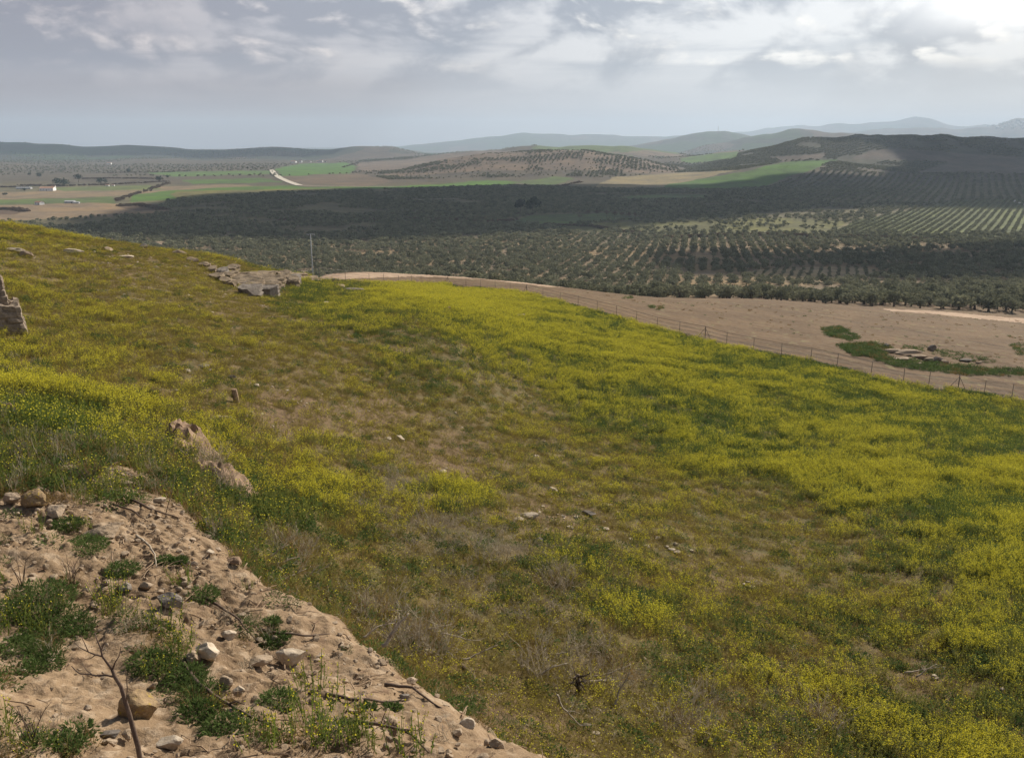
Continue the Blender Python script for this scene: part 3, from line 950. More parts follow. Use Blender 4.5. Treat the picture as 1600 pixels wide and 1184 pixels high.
def mustard(seed, h=0.62, r=0.3, stems=20, nfl=5, fsz=0.019, leaf_w=1.0, ls=1.0):
    """materials: 0 leaf, 1 flower"""
    global rng
    keep = rng; rng = np.random.default_rng(seed)
    mb = MB()
    for i in range(stems):
        an = rng.uniform(0, 6.283); rr = r * math.sqrt(rng.uniform())
        b = np.array((math.cos(an) * rr, math.sin(an) * rr, 0.0))
        lean = np.array((math.cos(an), math.sin(an), 0)) * rng.uniform(-.05, .35) + rv(.08)
        hh = h * rng.uniform(.55, 1.05)
        top = b + np.array((lean[0] * hh, lean[1] * hh, hh))
        s = unit(np.cross(top - b, rv())) * 0.005
        mb.add([b - s, b + s, top + s * .6, top - s * .6], [(0, 1, 2, 3)], 0, rng.uniform(.2, .8))
        for k in range(7):
            f = rng.uniform(.05, .78)
            leaf_quad(mb, b + (top - b) * f, rv(.7) + np.array((0, 0, .25)), rng.uniform(.05, .12) * (1.15 - f) * ls, .032 * leaf_w * ls, 0, rng.uniform())
        for k in range(nfl):
            c = top + rv(.028) + np.array((0, 0, rng.uniform(-.09, .03)))
            if nfl <= 2:
                c = top + rv(.02)
            n = unit(rv() + np.array((0, 0, .5)))
            a = unit(np.cross(n, rv())) * fsz * rng.uniform(.7, 1.3); bb = np.cross(n, a)
            mb.quad(c, a, bb, 1, rng.uniform())
    rng = keep
    return mb


def blades(seed, n=60, h=0.35, r=0.28, w=0.012, droop=0.5, mat=0):
    global rng
    keep = rng; rng = np.random.default_rng(seed)
    mb = MB()
    for i in range(n):
        an = rng.uniform(0, 6.283); rr = r * math.sqrt(rng.uniform())
        b = np.array((math.cos(an) * rr, math.sin(an) * rr, 0.0))
        d = unit(np.array((rng.normal(0, droop), rng.normal(0, droop), 1.0)))
        hh = h * rng.uniform(.4, 1.1)
        s = unit(np.cross(d, rv())) * w * .5
        mid = b + d * hh * .55; tip = b + d * hh + np.array((d[0], d[1], -.3)) * hh * .25
        mb.add([b - s, b + s, mid + s * .8, mid - s * .8, tip], [(0, 1, 2, 3), (3, 2, 4)], mat, rng.uniform())
    rng = keep
    return mb


def broad(seed, n=70, h=0.3, r=0.28, mat=0, L0=0.16, w=0.055):
    """low leafy weed"""
    global rng
    keep = rng; rng = np.random.default_rng(seed)
    mb = MB()
    for i in range(n):
        an = rng.uniform(0, 6.283); rr = r * math.sqrt(rng.uniform())
        z = h * rng.uniform(0, 1) * (1 - (rr / r) ** 2 * .6)
        c = np.array((math.cos(an) * rr, math.sin(an) * rr, z))
        leaf_quad(mb, c, np.array((math.cos(an), math.sin(an), .5)) * .7 + rv(.5), L0 * rng.uniform(.6, 1.2), w * rng.uniform(.7, 1.3), mat, rng.uniform())
    rng = keep
    return mb


def twiggy(seed, n=45, h=0.5, r=0.3, mat=0, w=0.008):
    """dry branching thistle"""
    global rng
    keep = rng; rng = np.random.default_rng(seed)
    mb = MB()

    def twig(p, d, L_, w_, lev):
        e = p + d * L_
        s = unit(np.cross(d, rv())) * w_ * .5
        mb.add([p - s, p + s, e + s * .6, e - s * .6], [(0, 1, 2, 3)], mat, rng.uniform())
        if lev:
            for _ in range(3):
                twig(p + d * L_ * rng.uniform(.4, 1), unit(d + rv(.45)), L_ * rng.uniform(.35, .6), w_ * .7, lev - 1)
    for i in range(max(4, n // 12)):
        an = rng.uniform(0, 6.283); rr = r * .5 * math.sqrt(rng.uniform())
        twig(np.array((math.cos(an) * rr, math.sin(an) * rr, 0)), unit(np.array((rng.normal(0, .4), rng.normal(0, .4), 1))), h * rng.uniform(.4, .7), w, 2)
    rng = keep
    return mb


def recol(mb, k):
    mb.m = [k if True else x for x in mb.m]
    return mb


def set_mat(mb, mapping):
    mb.m = [mapping[x] for x in mb.m]
    return mb


def build_meadow_growth():
    # 0 leaf, 1 flower, 2 weed green, 3 dry, 4 grey
    P = []
    for s in range(4):
        P.append(mustard(100 + s, .62, .32, 26, 6, .0098, .85))            # 0-3 flowering
    for s in range(2):
        P.append(mustard(110 + s, .5, .3, 18, s, .012, 1.1))         # 4-5 leafy, few flowers
    for s in range(3):
        P.append(set_mat(broad(120 + s, 150, .34, .33, 0, .10, .034), {0: 2}))      # 6-8 green weeds
    for s in range(3):
        P.append(set_mat(blades(130 + s, 95, .36, .33, .011, .6), {0: 3}))   # 9-11 dry grass
    for s in range(2):
        P.append(set_mat(twiggy(140 + s, 110, .5, .34, 0, .010), {0: 4}))      # 12-13 grey thistle
    for s in range(2):
        P.append(set_mat(mustard(150 + s, .42, .32, 15, 3, .0095, .6), {0: 3, 1: 1}))   # 14-15 dry stems with some flowers
    bands = [(11.0, 30.0, 17.0), (30.0, 60.0, 10.0), (60.0, 120.0, 5.2), (120.0, 250.0, 2.3)]
    Xs, Ys = [], []
    for y0, y1, den in bands:
        n = int(den * 1.36 * (y1 ** 2 - y0 ** 2) / 2)
        y = np.sqrt(rng.uniform(y0 ** 2, y1 ** 2, n)); u = rng.uniform(-.68, .68, n)
        Xs.append(u * y); Ys.append(y)
    x = np.concatenate(Xs); y = np.concatenate(Ys)
    z = H(x, y)
    px, py = project(x, y, z)
    sd = np.where(y < 26, edge_sd(x, np.minimum(y, 30)), 9.0)
    bnd = fence_Y(x / y) + (fbm(x / 1.5, y / 1.5, 3, 71) - .5) * 2.5
    ok = (y < bnd) & (sd > 0.75) & (px > -60) & (px < 1660) & (py < 1260) & (z > -60)
    ok &= ~(in_poly(px, py, ROAD_PX) & (y > 120))
    ok &= ~((x / y < -.24) & (y > 165))
    ok &= ~((y > 170) & (px > 700))
    x, y, z, px, py = x[ok], y[ok], z[ok], px[ok], py[ok]
    c = cover(px + (fbm(x / 2.5, y / 2.5, 3, 201) - .5) * 70, py + (fbm(x / 2.5, y / 2.5, 3, 202) - .5) * 40)
    sc = np.maximum(1.0, y / 60.0) ** 0.8
    c = c ** 1.9; c /= c.sum(1, keepdims=True)
    # patchiness along the contour
    st = fbm((x * .55 + y * .45) / 3.4 , (y - x * .45) / 1.5, 4, 203)
    st2 = fbm(x / 7.0, y / 3.2, 4, 204)
    wy = c[:, 0] ** 1.15 * np.exp(7 * (st - .5)) * np.exp(4.5 * (st2 - .5)) * np.exp(5 * (fbm((x * .8 + y * .3) / 1.5, y / .8, 3, 209) - .5)) * .62
    wg = c[:, 1] * np.exp(-4.0 * (st2 - .5)) + .05
    wd = (c[:, 2] * 1.6 + c[:, 4] * .6) * np.exp(3.5 * (fbm(x / 2.2, y / 1.3, 3, 205) - .5)) + .03
    wr = c[:, 3] * 1.1 * np.exp(8 * (fbm(x / 1.6, y / 1.2, 3, 206) - .53))
    wb = (c[:, 4] * 1.3 + c[:, 2] * .16) * np.exp(6 * (fbm(x / 1.4, y / .9, 3, 207) - .47))
    Wt = np.stack([wy, wg, wd, wr, wb], 1)
    Wt /= Wt.sum(1, keepdims=True)
    r = rng.uniform(0, 1, len(x))
    k = (r[:, None] > np.cumsum(Wt, 1)).sum(1)
    hval = (0.72 + 0.6 * fbm(x / 1.9, y / 1.2, 3, 208) + rng.normal(0, .1, len(x)))
    kind = np.zeros(len(x), int); s = np.ones((len(x), 3)); keep = k < 4
    n = len(x); ri = rng.integers(0, 12, n)
    kind = np.where(k == 0, ri % 4, kind)
    kind = np.where(k == 1, np.where(ri % 2 == 0, 4 + ri % 4 // 2, 6 + ri % 3), kind)
    lush = c[:, 0] + c[:, 1]
    kind = np.where(k == 2, np.where(ri < 7, 9 + ri % 3, 14 + ri % 2), kind)
    kind = np.where(k == 3, 12 + ri % 2, kind)
    kind = np.where((k == 0) & (lush < .6) & (ri < 7), 14 + ri % 2, kind)
    hz = hval * (0.55 + 0.6 * np.clip(lush, 0, 1))
    hz = np.where(k == 2, hval * .5, hz)
    s = np.stack([sc * rng.uniform(.85, 1.2, n), sc * rng.uniform(.85, 1.2, n), np.clip(hz, .35, 1.4) * sc ** .35], 1)
    tint = np.clip(.25 * c[:, 0] + 1.1 * c[:, 2] + .8 * c[:, 3] + .8 * c[:, 4] + rng.normal(0, .12, n), 0, 1)
    scatter('meadow_growth', P, np.stack([x, y, z - .02], 1)[keep], kind[keep], s[keep], rng.uniform(0, 6.283, n)[keep], tint[keep],
            [M['leaf'], M['flower'], M['green'], M['dry'], M['grey']], .1, 'yellow wild mustard and grass covering the slope')
    print('meadow clumps', keep.sum())


build_meadow_growth()


# ------------------------------------------------------------------ olive trees
def crown_mb(seed, r=2.1, h=3.6, n=380, leaf=.34, low=.5):
    global rng
    keep = rng; rng = np.random.default_rng(seed)
    mb = MB()
    lobes = [(rng.normal(0, .42, 2) * r, rng.uniform(.42, .72) * h, r * rng.uniform(.45, .72)) for _ in range(7)]
    lobes.append((np.zeros(2), h * .52, r * .85))
    for i in range(n):
        c2, cz, lr = lobes[rng.integers(0, len(lobes))]
        d = unit(rv()); rad = lr * rng.uniform(.62, 1.0)
        p = np.array((c2[0], c2[1], cz)) + d * rad * np.array((1, 1, .85))
        if p[2] < low:
            p[2] = low + abs(rng.normal(0, .2))
        nrm = unit(d + rv(.5)); a = unit(np.cross(nrm, rv())); b = np.cross(nrm, a)
        s = leaf * rng.uniform(.6, 1.25)
        v = [p + a * s * math.cos(q) * rng.uniform(.6, 1.1) + b * s * math.sin(q) * .62 for q in (0, 1.3, 2.6, 3.8, 5.1)]
        mb.add(v, [(0, 1, 2, 3, 4)], 0, rng.uniform())
    rng = keep
    return mb


def trunk_mb(seed, h=1.7, r=.24, limbs=4):
    rr = random.Random(seed)
    mb = MB()
    pts = [(0, 0, -.15), (.05, .02, h * .35), (rr.uniform(-.15, .15), rr.uniform(-.15, .15), h * .75)]
    mb.tube(pts, [r * 1.35, r, r * .8], 7)
    for i in range(limbs):
        a = i * 6.283 / limbs + rr.uniform(-.4, .4)
        mb.tube([pts[-1], (math.cos(a) * .5, math.sin(a) * .5, h * 1.2), (math.cos(a) * 1.1, math.sin(a) * 1.1, h * 1.65)], [r * .55, r * .4, r * .2], 5)
    return mb


GROVE = [(-80, 352), (60, 345), (150, 340), (280, 333), (250, 325), (260, 314), (420, 302), (600, 297), (800, 290), (930, 295), (1130, 297),
         (1200, 292), (1290, 262), (1330, 250), (1430, 250), (1680, 250), (1680, 560), (400, 560), (-80, 400)]
HILL_C = [(560, 280), (700, 240), (840, 230), (1000, 240), (1070, 268), (960, 290), (800, 284), (640, 290)]


def visible(x, y, z, steps=40, lift=2.5):
    """rough test: is the point above the skyline of the ground in front of it"""
    t = (z + lift) / y
    vis = np.ones(len(x), bool)
    u = x / y
    for f in np.geomspace(.12, .97, steps):
        yy = y * f
        sel = yy > 60
        zz = np.full(len(x), -1e3)
        zz[sel] = GZ(u[sel], yy[sel])
        vis &= zz / yy < t
    return vis


_gu = np.linspace(-.7, .7, 300); _gy = np.geomspace(60, 6000, 500)
_GU, _GY = np.meshgrid(_gu, _gy)
_GZ = meadow_z(_GU * _GY, _GY)


def GZ(u, y):
    i = np.clip((np.log(y / 60.) / math.log(100.) * 499), 0, 498.999); j = np.clip((u + .7) / 1.4 * 299, 0, 298.999)
    a = i.astype(int); b = j.astype(int); fi = i - a; fj = j - b
    return (_GZ[a, b] * (1 - fj) + _GZ[a, b + 1] * fj) * (1 - fi) + (_GZ[a + 1, b] * (1 - fj) + _GZ[a + 1, b + 1] * fj) * fi


def grid_pts(x0, x1, y0, y1, du, dv, ang, jit):
    R_ = math.hypot(x1 - x0, y1 - y0) / 2 + 10
    cx, cy = (x0 + x1) / 2, (y0 + y1) / 2
    a = np.arange(-R_, R_, du); b = np.arange(-R_, R_, dv)
    A, B = np.meshgrid(a, b)
    A = A + rng.normal(0, jit, A.shape); B = B + rng.normal(0, jit, B.shape)
    # rows run along direction ang (azimuth from +Y)
    x = cx + A * math.cos(ang) + B * math.sin(ang); y = cy - A * math.sin(ang) + B * math.cos(ang)
    m = (x > x0) & (x < x1) & (y > y0) & (y < y1)
    return x[m], y[m]


def build_olives():
    X, Y, S = [], [], []

    def add(x, y, s):
        X.append(x); Y.append(y); S.append(s)
    # near grove
    x, y = grid_pts(-420, 560, 250, 760, 6.9, 6.4, R(12), .7)
    z = GZ(x / y, y); px, py = project(x, y, z); k = field_index(px, py, y)
    m = (np.abs(x / y) < .68) & (k != 25) & ~((k >= 0) & np.isin(k, NO_TREES)) & in_poly(px, py, GROVE)
    m &= (y > np.interp(x / y, [-.6, -.25, -.1, .0, .2, .7], [250, 262, 266, 262, 254, 254]))
    gap = fbm(x / 26, y / 26, 3, 301)
    m &= (gap > .31) | (y < 300)
    m &= ~in_poly(px, py, [(1385, 478), (1700, 490), (1700, 512), (1385, 492)]) | (y > 256)
    add(x[m], y[m], rng.uniform(.68, 1.25, m.sum()) * np.where(y[m] < 340, 1.12, .98))
    # young trees on the bare patch
    x, y = grid_pts(60, 260, 330, 700, 4.6, 4.2, R(20), .4)
    z = GZ(x / y, y); px, py = project(x, y, z); k = field_index(px, py, y)
    m = (k == 25)
    add(x[m], y[m], rng.uniform(.26, .42, m.sum()))
    # dark grove
    x, y = grid_pts(-900, 1100, 760, 1750, 8.2, 7.0, R(31), .5)
    z = GZ(x / y, y); px, py = project(x, y, z); k = field_index(px, py, y)
    m = (np.abs(x / y) < .67) & in_poly(px, py, GROVE) & ~np.isin(k, NO_TREES) & (k != 24)
    m &= (k != 23) | (rng.uniform(0, 1, len(x)) < .38)
    m &= fbm(x / 60, y / 60, 3, 303) > .33
    m &= ~((px > 1230) & (py < 318))
    add(x[m], y[m], rng.uniform(.7, 1.2, m.sum()))
    # rows running up to the right-hand hill
    x, y = grid_pts(300, 1300, 1000, 1760, 11.5, 5.4, R(27), .35)
    z = GZ(x / y, y); px, py = project(x, y, z); k = field_index(px, py, y)
    m = (np.abs(x / y) < .67) & in_poly(px, py, GROVE) & ~np.isin(k, NO_TREES) & (k != 24) & (px > 1230) & (py < 318)
    add(x[m], y[m], rng.uniform(.85, 1.1, m.sum()))
    # striped orchard
    x, y = grid_pts(200, 1200, 640, 1700, 6.8, 4.0, R(31), .25)
    z = GZ(x / y, y); px, py = project(x, y, z); k = field_index(px, py, y)
    m = (np.abs(x / y) < .67) & (k == 24)
    add(x[m], y[m], rng.uniform(.58, .76, m.sum()))
    # hill on the right, hill in the middle
    x, y = grid_pts(250, 1900, 1750, 2800, 13.5, 5.2, R(52), .4)
    z = GZ(x / y, y); px, py = project(x, y, z); k = field_index(px, py, y)
    m = (np.abs(x / y) < .67) & ~np.isin(k, NO_TREES) & (in_poly(px, py, HILL_R) | in_poly(px, py, GROVE))
    m &= fbm(x / 90, y / 90, 3, 305) > .36
    add(x[m], y[m], rng.uniform(.85, 1.15, m.sum()))
    x, y = grid_pts(-500, 500, 1850, 2500, 10.0, 9.0, R(8), 1.9)
    z = GZ(x / y, y); px, py = project(x, y, z); k = field_index(px, py, y)
    clump = fbm(x / 70, y / 70, 3, 307)
    m = in_poly(px, py, HILL_C) & ~np.isin(k, NO_TREES) & (rng.uniform(0, 1, len(x)) < np.where(clump > .57, 1.0, np.where(clump > .4, .30, .10)))
    add(x[m], y[m], np.where(clump[m] > .56, 1.15, .8) * rng.uniform(.8, 1.2, m.sum()))
    x, y = grid_pts(-900, 1200, 1800, 3600, 13.0, 12.0, R(20), 2.0)
    z = GZ(x / y, y); px, py = project(x, y, z); k = field_index(px, py, y)
    m = (np.abs(x / y) < .67) & (k < 0) & ~in_poly(px, py, HILL_C) & ~in_poly(px, py, HILL_R) & (px > 560) & (fbm(x / 160, y / 160, 3, 309) > .5)
    add(x[m], y[m], rng.uniform(.8, 1.3, m.sum()))
    x, y = grid_pts(-3400, 1200, 2000, 5900, 30.0, 26.0, R(35), 6.0)
    z = GZ(x / y, y); px, py = project(x, y, z); k = field_index(px, py, y)
    m = (np.abs(x / y) < .67) & (k < 0) & ~in_poly(px, py, HILL_C) & ~in_poly(px, py, HILL_R) & (fbm(x / 420, y / 420, 4, 311) > np.where(y > 3300, .49, .545))
    add(x[m], y[m], rng.uniform(.8, 1.3, m.sum()))
    x = np.concatenate(X); y = np.concatenate(Y); s = np.concatenate(S)
    z = GZ(x / y, y)
    v = visible(x, y, z, lift=4.5)
    x, y, z, s = x[v], y[v], z[v], s[v]
    px, py = project(x, y, z)
    fr = (px > -40) & (px < 1640)
    x, y, z, s, px, py = x[fr], y[fr], z[fr], s[fr], px[fr], py[fr]
    z = H(x, y) - .1
    print('olives', len(x))
    # the 295 that show largest are objects of their own
    size = s / y * np.where(visible(x, y, z, lift=2.2), 1, .7)
    size = np.where((px < 5) | (px > 1595), 0, size)
    big = np.argsort(-size)[:295]
    crowns = [crown_mb(500 + i, 2.05 + .12 * (i % 3), 3.7 + .2 * (i % 2), 420, .33, .45).mesh('crown', [M['olive']]) for i in range(6)]
    trunks = [trunk_mb(520 + i).mesh('trunk', [M['bark']], True) for i in range(3)]
    for n, i in enumerate(big):
        e = bpy.data.objects.new('olive_tree', None); COL.objects.link(e)
        e.location = (x[i], y[i], z[i]); e.rotation_euler = (0, 0, rng.uniform(0, 6.28)); e.scale = (s[i] * rng.uniform(.9, 1.15),) * 2 + (s[i] * rng.uniform(.85, 1.15),)
        if px[i] < 480:
            lab = 'grey-green olive tree at the grove edge behind the rock outcrop and lamp pole'
        elif px[i] < 820:
            lab = 'grey-green olive tree in the front rows just behind the bend of the pale dirt road'
        elif px[i] < 1180:
            lab = 'bushy olive tree in the front rows behind the middle of the brown field'
        elif px[i] < 1400:
            lab = 'olive tree in the front rows behind the brown field, right of its middle'
        else:
            lab = 'dark olive tree in the front rows along the pale track at the far right'
        tag(e, lab, 'tree', 'olive trees in the front rows of the grove')
        link('crown', crowns[n % 6], parent=e)
        link('trunk', trunks[n % 3], parent=e)
    rest = np.ones(len(x), bool); rest[big] = False
    xr, yr, zr, sr = x[rest], y[rest], z[rest], s[rest]
    protos = [crown_mb(540 + i, 2.1, 3.7, 230, .42, .3) for i in range(4)] + [crown_mb(550 + i, 2.2, 3.7, 70, .75, .25) for i in range(3)]
    kd = np.where(yr < 620, rng.integers(0, 4, len(xr)), 4 + rng.integers(0, 3, len(xr)))
    sc = np.stack([sr * rng.uniform(.9, 1.15, len(xr)), sr * rng.uniform(.9, 1.15, len(xr)), sr * rng.uniform(.85, 1.15, len(xr))], 1)
    scatter('olive_grove', protos, np.stack([xr, yr, zr], 1), kd, sc, rng.uniform(0, 6.28, len(xr)), np.zeros(len(xr)), [M['olive']], .02, 'dark olive groves spreading over the valley and hills')


build_olives()

# ------------------------------------------------------------------ stones
import bmesh


def rock_mb(seed, dims, cuts=16, sub=4, rough=.085, bury=.3):
    r_ = np.random.default_rng(seed)
    bm = bmesh.new()
    bmesh.ops.create_icosphere(bm, subdivisions=sub, radius=1.0)
    v = np.array([x.co[:] for x in bm.verts]); fs = [tuple(q.index for q in f.verts) for f in bm.faces]
    bm.free()
    for i in range(cuts):
        n = r_.normal(0, 1, 3); n /= np.linalg.norm(n)
        d = r_.uniform(.5, .82)
        dot = v @ n
        m = dot > d
        v[m] -= np.outer(dot[m] - d, n) * .98
    nz = (fbm(v[:, 0] * 2.3 + seed, v[:, 1] * 2.3 + v[:, 2] * 1.7, 4, seed) - .5) * 2
    nz2 = (fbm(v[:, 2] * 5.3 + seed, v[:, 0] * 5.3 - v[:, 1] * 3.7, 3, seed + 3) - .5) * 2
    v = v * (1 + (nz * 1.4 + nz2 * .7)[:, None] * rough)
    v[:, 2] -= v[:, 2].min() * (1 - bury)
    v = v * np.array(dims)
    mb = MB(); mb.add(v, fs, 0, .5)
    return mb


def stone(px, py, w, label, mat='rock', flat=.55, deep=.8, seed=None, rz=None, name='stone', group=None, tilt=0.0, cuts=18, lift=0.0):
    """a stone whose foot shows at (px, py) and which is w photo pixels wide"""
    p = at(px, py)
    d = p.y * CT - p.z * ST
    r_ = w / F * d / 2
    sd_ = seed if seed is not None else int(px * 7 + py)
    o = link(name, rock_mb(sd_, (r_ * 1.12, r_ * deep * 1.12, r_ * flat * 1.12), cuts).mesh(name, [M[mat]], False), (p.x, p.y + r_ * deep * .5, p.z - r_ * flat * .12 + lift),
             rz if rz is not None else (sd_ % 7) * .15 - .45)
    if tilt:
        o.rotation_euler = (tilt * .6, tilt, o.rotation_euler[2])
    tag(o, label, 'stone', group)
    return o


def build_stones():
    # on the bank
    stone(16, 786, 36, 'grey weathered boulder at the left picture edge, on top of the bank', 'rock', .62, name='boulder')
    stone(54, 793, 42, 'rounded ochre boulder sitting beside the grey one on top of the bank', 'mossrock', .7, cuts=5, name='boulder')
    stone(82, 806, 42, 'low earthy stone tucked under the weeds right of the ochre boulder', 'rock', .5)
    stone(212, 1122, 56, 'dark lichen-covered boulder with a yellow patch behind the bare sapling', 'mossrock', .95, seed=31, cuts=6, name='boulder')
    stone(455, 1036, 50, 'pale flat-topped block of stone lying alone on the bank slope', 'palerock', .55, .6, seed=12, name='boulder')
    stone(405, 1042, 40, 'brown stone half buried left of the pale flat-topped block', 'rock', .5)
    stone(262, 950, 40, 'dark hollow-sided rock with a sunlit top above the sapling', 'darkrock', .7, seed=9)
    stone(160, 838, 62, 'smooth earth-coloured slab of rock between two weed tufts', 'rock', .35, .6)
    stone(322, 1030, 44, 'cream-faced stone among weeds in the middle of the bank', 'palerock', .8)
    stone(356, 1000, 30, 'small cream stone just above the dark stick', 'palerock', .6)
    stone(300, 1036, 26, 'round grey stone beside the cream-faced stone', 'rock', .75, cuts=5)
    stone(196, 925, 26, 'dark angular stone on the open dirt above the weeds', 'darkrock', .65)
    stone(226, 920, 24, 'grey angular stone right of the dark angular one', 'rock', .65)
    stone(350, 1076, 28, 'brown square stone below the thin grey stick', 'rock', .9)
    stone(372, 1086, 22, 'yellowish square stone right of the brown square one', 'palerock', .9)
    stone(266, 1168, 42, 'broad pale stone at the bottom of the bank near the sapling foot', 'palerock', .45)
    stone(172, 1152, 30, 'flat dark stone leaning in the dirt left of the sapling', 'darkrock', .35)
    stone(42, 1152, 20, 'small bright stone at the bottom left beside dry stalks', 'palerock', .7)
    stone(562, 1062, 10, 'little brown stone alone on the bare bank slope', 'rock', .6)
    stone(642, 1068, 22, 'small brown stone near the lip of the bank', 'rock', .5)
    stone(632, 1092, 18, 'dark clod beside the long fallen stem', 'darkrock', .6)
    stone(730, 1140, 24, 'round pale stone at the low end of the bank lip', 'palerock', .85, cuts=5)
    stone(716, 1150, 20, 'brown round stone touching the round pale one', 'rock', .7)
    stone(778, 1170, 28, 'reddish stone at the very end of the bank lip', 'rock', .7)
    stone(20, 1000, 24, 'sandy stone at the left edge among dark weeds', 'rock', .4)
    stone(190, 760, 30, 'grey stone lying lengthwise beside the dark stems on the upper bank', 'rock', .4, .6)
    stone(250, 785, 22, 'flat tan stone at the upper end of the bank lip', 'palerock', .4)
    stone(100, 742, 44, 'dull grey stone among dry weeds on the upper bank', 'rock', .4)
    stone(182, 722, 28, 'tan stone right of the dull grey stone on the upper bank', 'palerock', .5)
    stone(10, 655, 36, 'brown earthy block at the left edge below the ruined pillar', 'earthwall', .9, name='boulder')
    stone(328, 866, 18, 'white chip of stone on the bank lip', 'palerock', .4)
    stone(365, 882, 40, 'cracked earth clod on the lip of the bank', 'earthwall', .35, .5)
    # in the meadow
    stone(623, 688, 24, 'long tilted tan slab in the bare strip of the meadow', 'palerock', .4, .5, tilt=.35)
    stone(606, 686, 14, 'thin white slab left of the long tilted slab', 'palerock', .25)
    stone(690, 740, 14, 'lone angular tan stone below the bare strip', 'palerock', .7)
    stone(826, 810, 34, 'broad stacked-looking pale slab in the middle of the meadow', 'palerock', .32, .6)
    stone(812, 814, 18, 'small pale slab against the broad slab in mid meadow', 'palerock', .3)
    stone(864, 769, 18, 'rounded pale stone above the broad slab', 'palerock', .6)
    stone(848, 776, 14, 'mossy stone left of the rounded pale stone', 'mossrock', .6)
    stone(946, 790, 22, 'long thin pale slab lying right of the rounded stones', 'palerock', .25, .4, tilt=.2)
    stone(912, 774, 12, 'flat whitish stone between the rounded and long thin stones', 'palerock', .25)
    stone(920, 806, 26, 'dark slab beside the small white stones', 'darkrock', .4, .6)
    stone(942, 818, 9, 'white cube-like stone right of the dark slab', 'palerock', .8)
    stone(947, 829, 12, 'white wedge stone below the cube-like one', 'palerock', .6)
    stone(842, 848, 20, 'dark slab standing out below the broad pale slab', 'darkrock', .5, .6)
    for i, (a, b) in enumerate([(1006, 845), (1010, 855), (1028, 843), (1042, 856), (1056, 852), (1050, 862), (1075, 870), (1080, 862), (1058, 866), (880, 808), (900, 810), (890, 826), (870, 820)]):
        stone(a, b, 9 + i % 3 * 2, 'small whitish stone in the scattered patch right of the dark slab' if a > 1000 else 'small whitish stone in the cluster by the broad pale slab', 'palerock', .5,
              group='small whitish stones in the meadow')
    stone(352, 655, 26, 'flat cream slab below the wooden stub post', 'palerock', .22, .5)
    stone(338, 652, 14, 'narrow cream slab left of the flat cream one', 'palerock', .2)
    stone(361, 592, 20, 'dark flat slab propped above the wooden stub post', 'darkrock', .35, .5)
    stone(398, 604, 16, 'tan slab right of the wooden stub post', 'palerock', .3)
    stone(315, 574, 22, 'dark slab in the stony patch left of the propped slab', 'darkrock', .3)
    stone(325, 580, 12, 'small tan stone below the dark slab in the stony patch', 'palerock', .4)
    stone(290, 581, 14, 'tan stone at the left end of the stony patch', 'palerock', .4)
    stone(795, 496, 52, 'long low pale stone ledge near the far stub post', 'palerock', .12, .25)
    stone(1492, 1023, 12, 'round whitish stone in the lower right of the meadow', 'palerock', .7)
    stone(1462, 1062, 16, 'brown-white stone beside the pile of dry stalks', 'palerock', .6)
    stone(1478, 1046, 14, 'flat white stone above the pile of dry stalks', 'palerock', .3)
    stone(1534, 1042, 9, 'tiny white stone right of the round whitish one', 'palerock', .6)
    stone(1404, 828, 7, 'tiny white stone in the yellow patch at the right', 'palerock', .6)
    stone(1506, 819, 8, 'tiny white stone in the dark gap of the right meadow', 'palerock', .6)
    stone(632, 894, 14, 'tan wedge of stone in the weeds beyond the bank', 'palerock', .8)
    stone(1175, 920, 16, 'white slab beside the dark hollow in the lower meadow', 'palerock', .3)
    stone(175, 510, 12, 'pale stone in the left meadow right of the ruined pillar', 'palerock', .4)
    # rock ledges along the far crest at the left
    for a, b, w, f, lab, mt in [(20, 393, 40, .2, 'pale flat rock at the left edge of the crest', 'palerock'), (37, 402, 26, .5, 'tan block under the flat rock at the left crest', 'rock'), (105, 395, 46, .16, 'long pale ledge on the crest right of the tan block', 'palerock'),
                                (165, 392, 30, .25, 'low tan ledge in the middle of the left crest', 'rock'), (195, 404, 34, .2, 'bare tan ledge below the crest middle', 'palerock'), (222, 388, 22, .35, 'dark split rock left of the outcrop', 'darkrock'),
                                (245, 384, 26, .4, 'grey rock on the skyline left of the outcrop', 'rock'), (278, 398, 30, .3, 'grey rubble rock between the split rock and the outcrop', 'rock'), (300, 410, 24, .4, 'grey knob of rock just left of the outcrop', 'rock'),
                                (515, 441, 34, .25, 'dark low rock right of the outcrop by the short dark post', 'darkrock'), (530, 452, 22, .5, 'grey block on the bank edge right of the outcrop', 'rock'), (552, 457, 40, .2, 'dark ledge below the bend of the dirt road', 'darkrock'),
                                (585, 458, 36, .18, 'low dark ledge right of the bend ledge', 'darkrock'), (508, 475, 26, .16, 'flat pale stone in the grass below the outcrop', 'palerock'), (452, 484, 12, .4, 'white stone at the lower foot of the outcrop', 'palerock')]:
        stone(a, b, w, lab, mt, f, .5, name='rock')


def build_outcrop(name, label, px0, slabs, cat='rock outcrop'):
    p0 = at(*px0)
    e = bpy.data.objects.new(name, None); COL.objects.link(e)
    e.location = p0
    tag(e, label, cat)
    for i, (px, py, w, flat, deep, mt, lift) in enumerate(slabs):
        p = at(px, py)
        d = p.y * CT - p.z * ST
        r_ = w / F * d / 2
        o = link('slab', rock_mb(700 + i * 13 + int(px), (r_ * 1.1, r_ * deep, r_ * flat * 1.25), 22, 4, .09, .2).mesh('slab', [M[mt]], False),
                 (p.x - p0.x, p.y - p0.y + r_ * deep * .6, p.z - p0.z + lift), random.uniform(-.25, .25), e)
        o.rotation_euler[1] = random.uniform(-.06, .12)
    return e


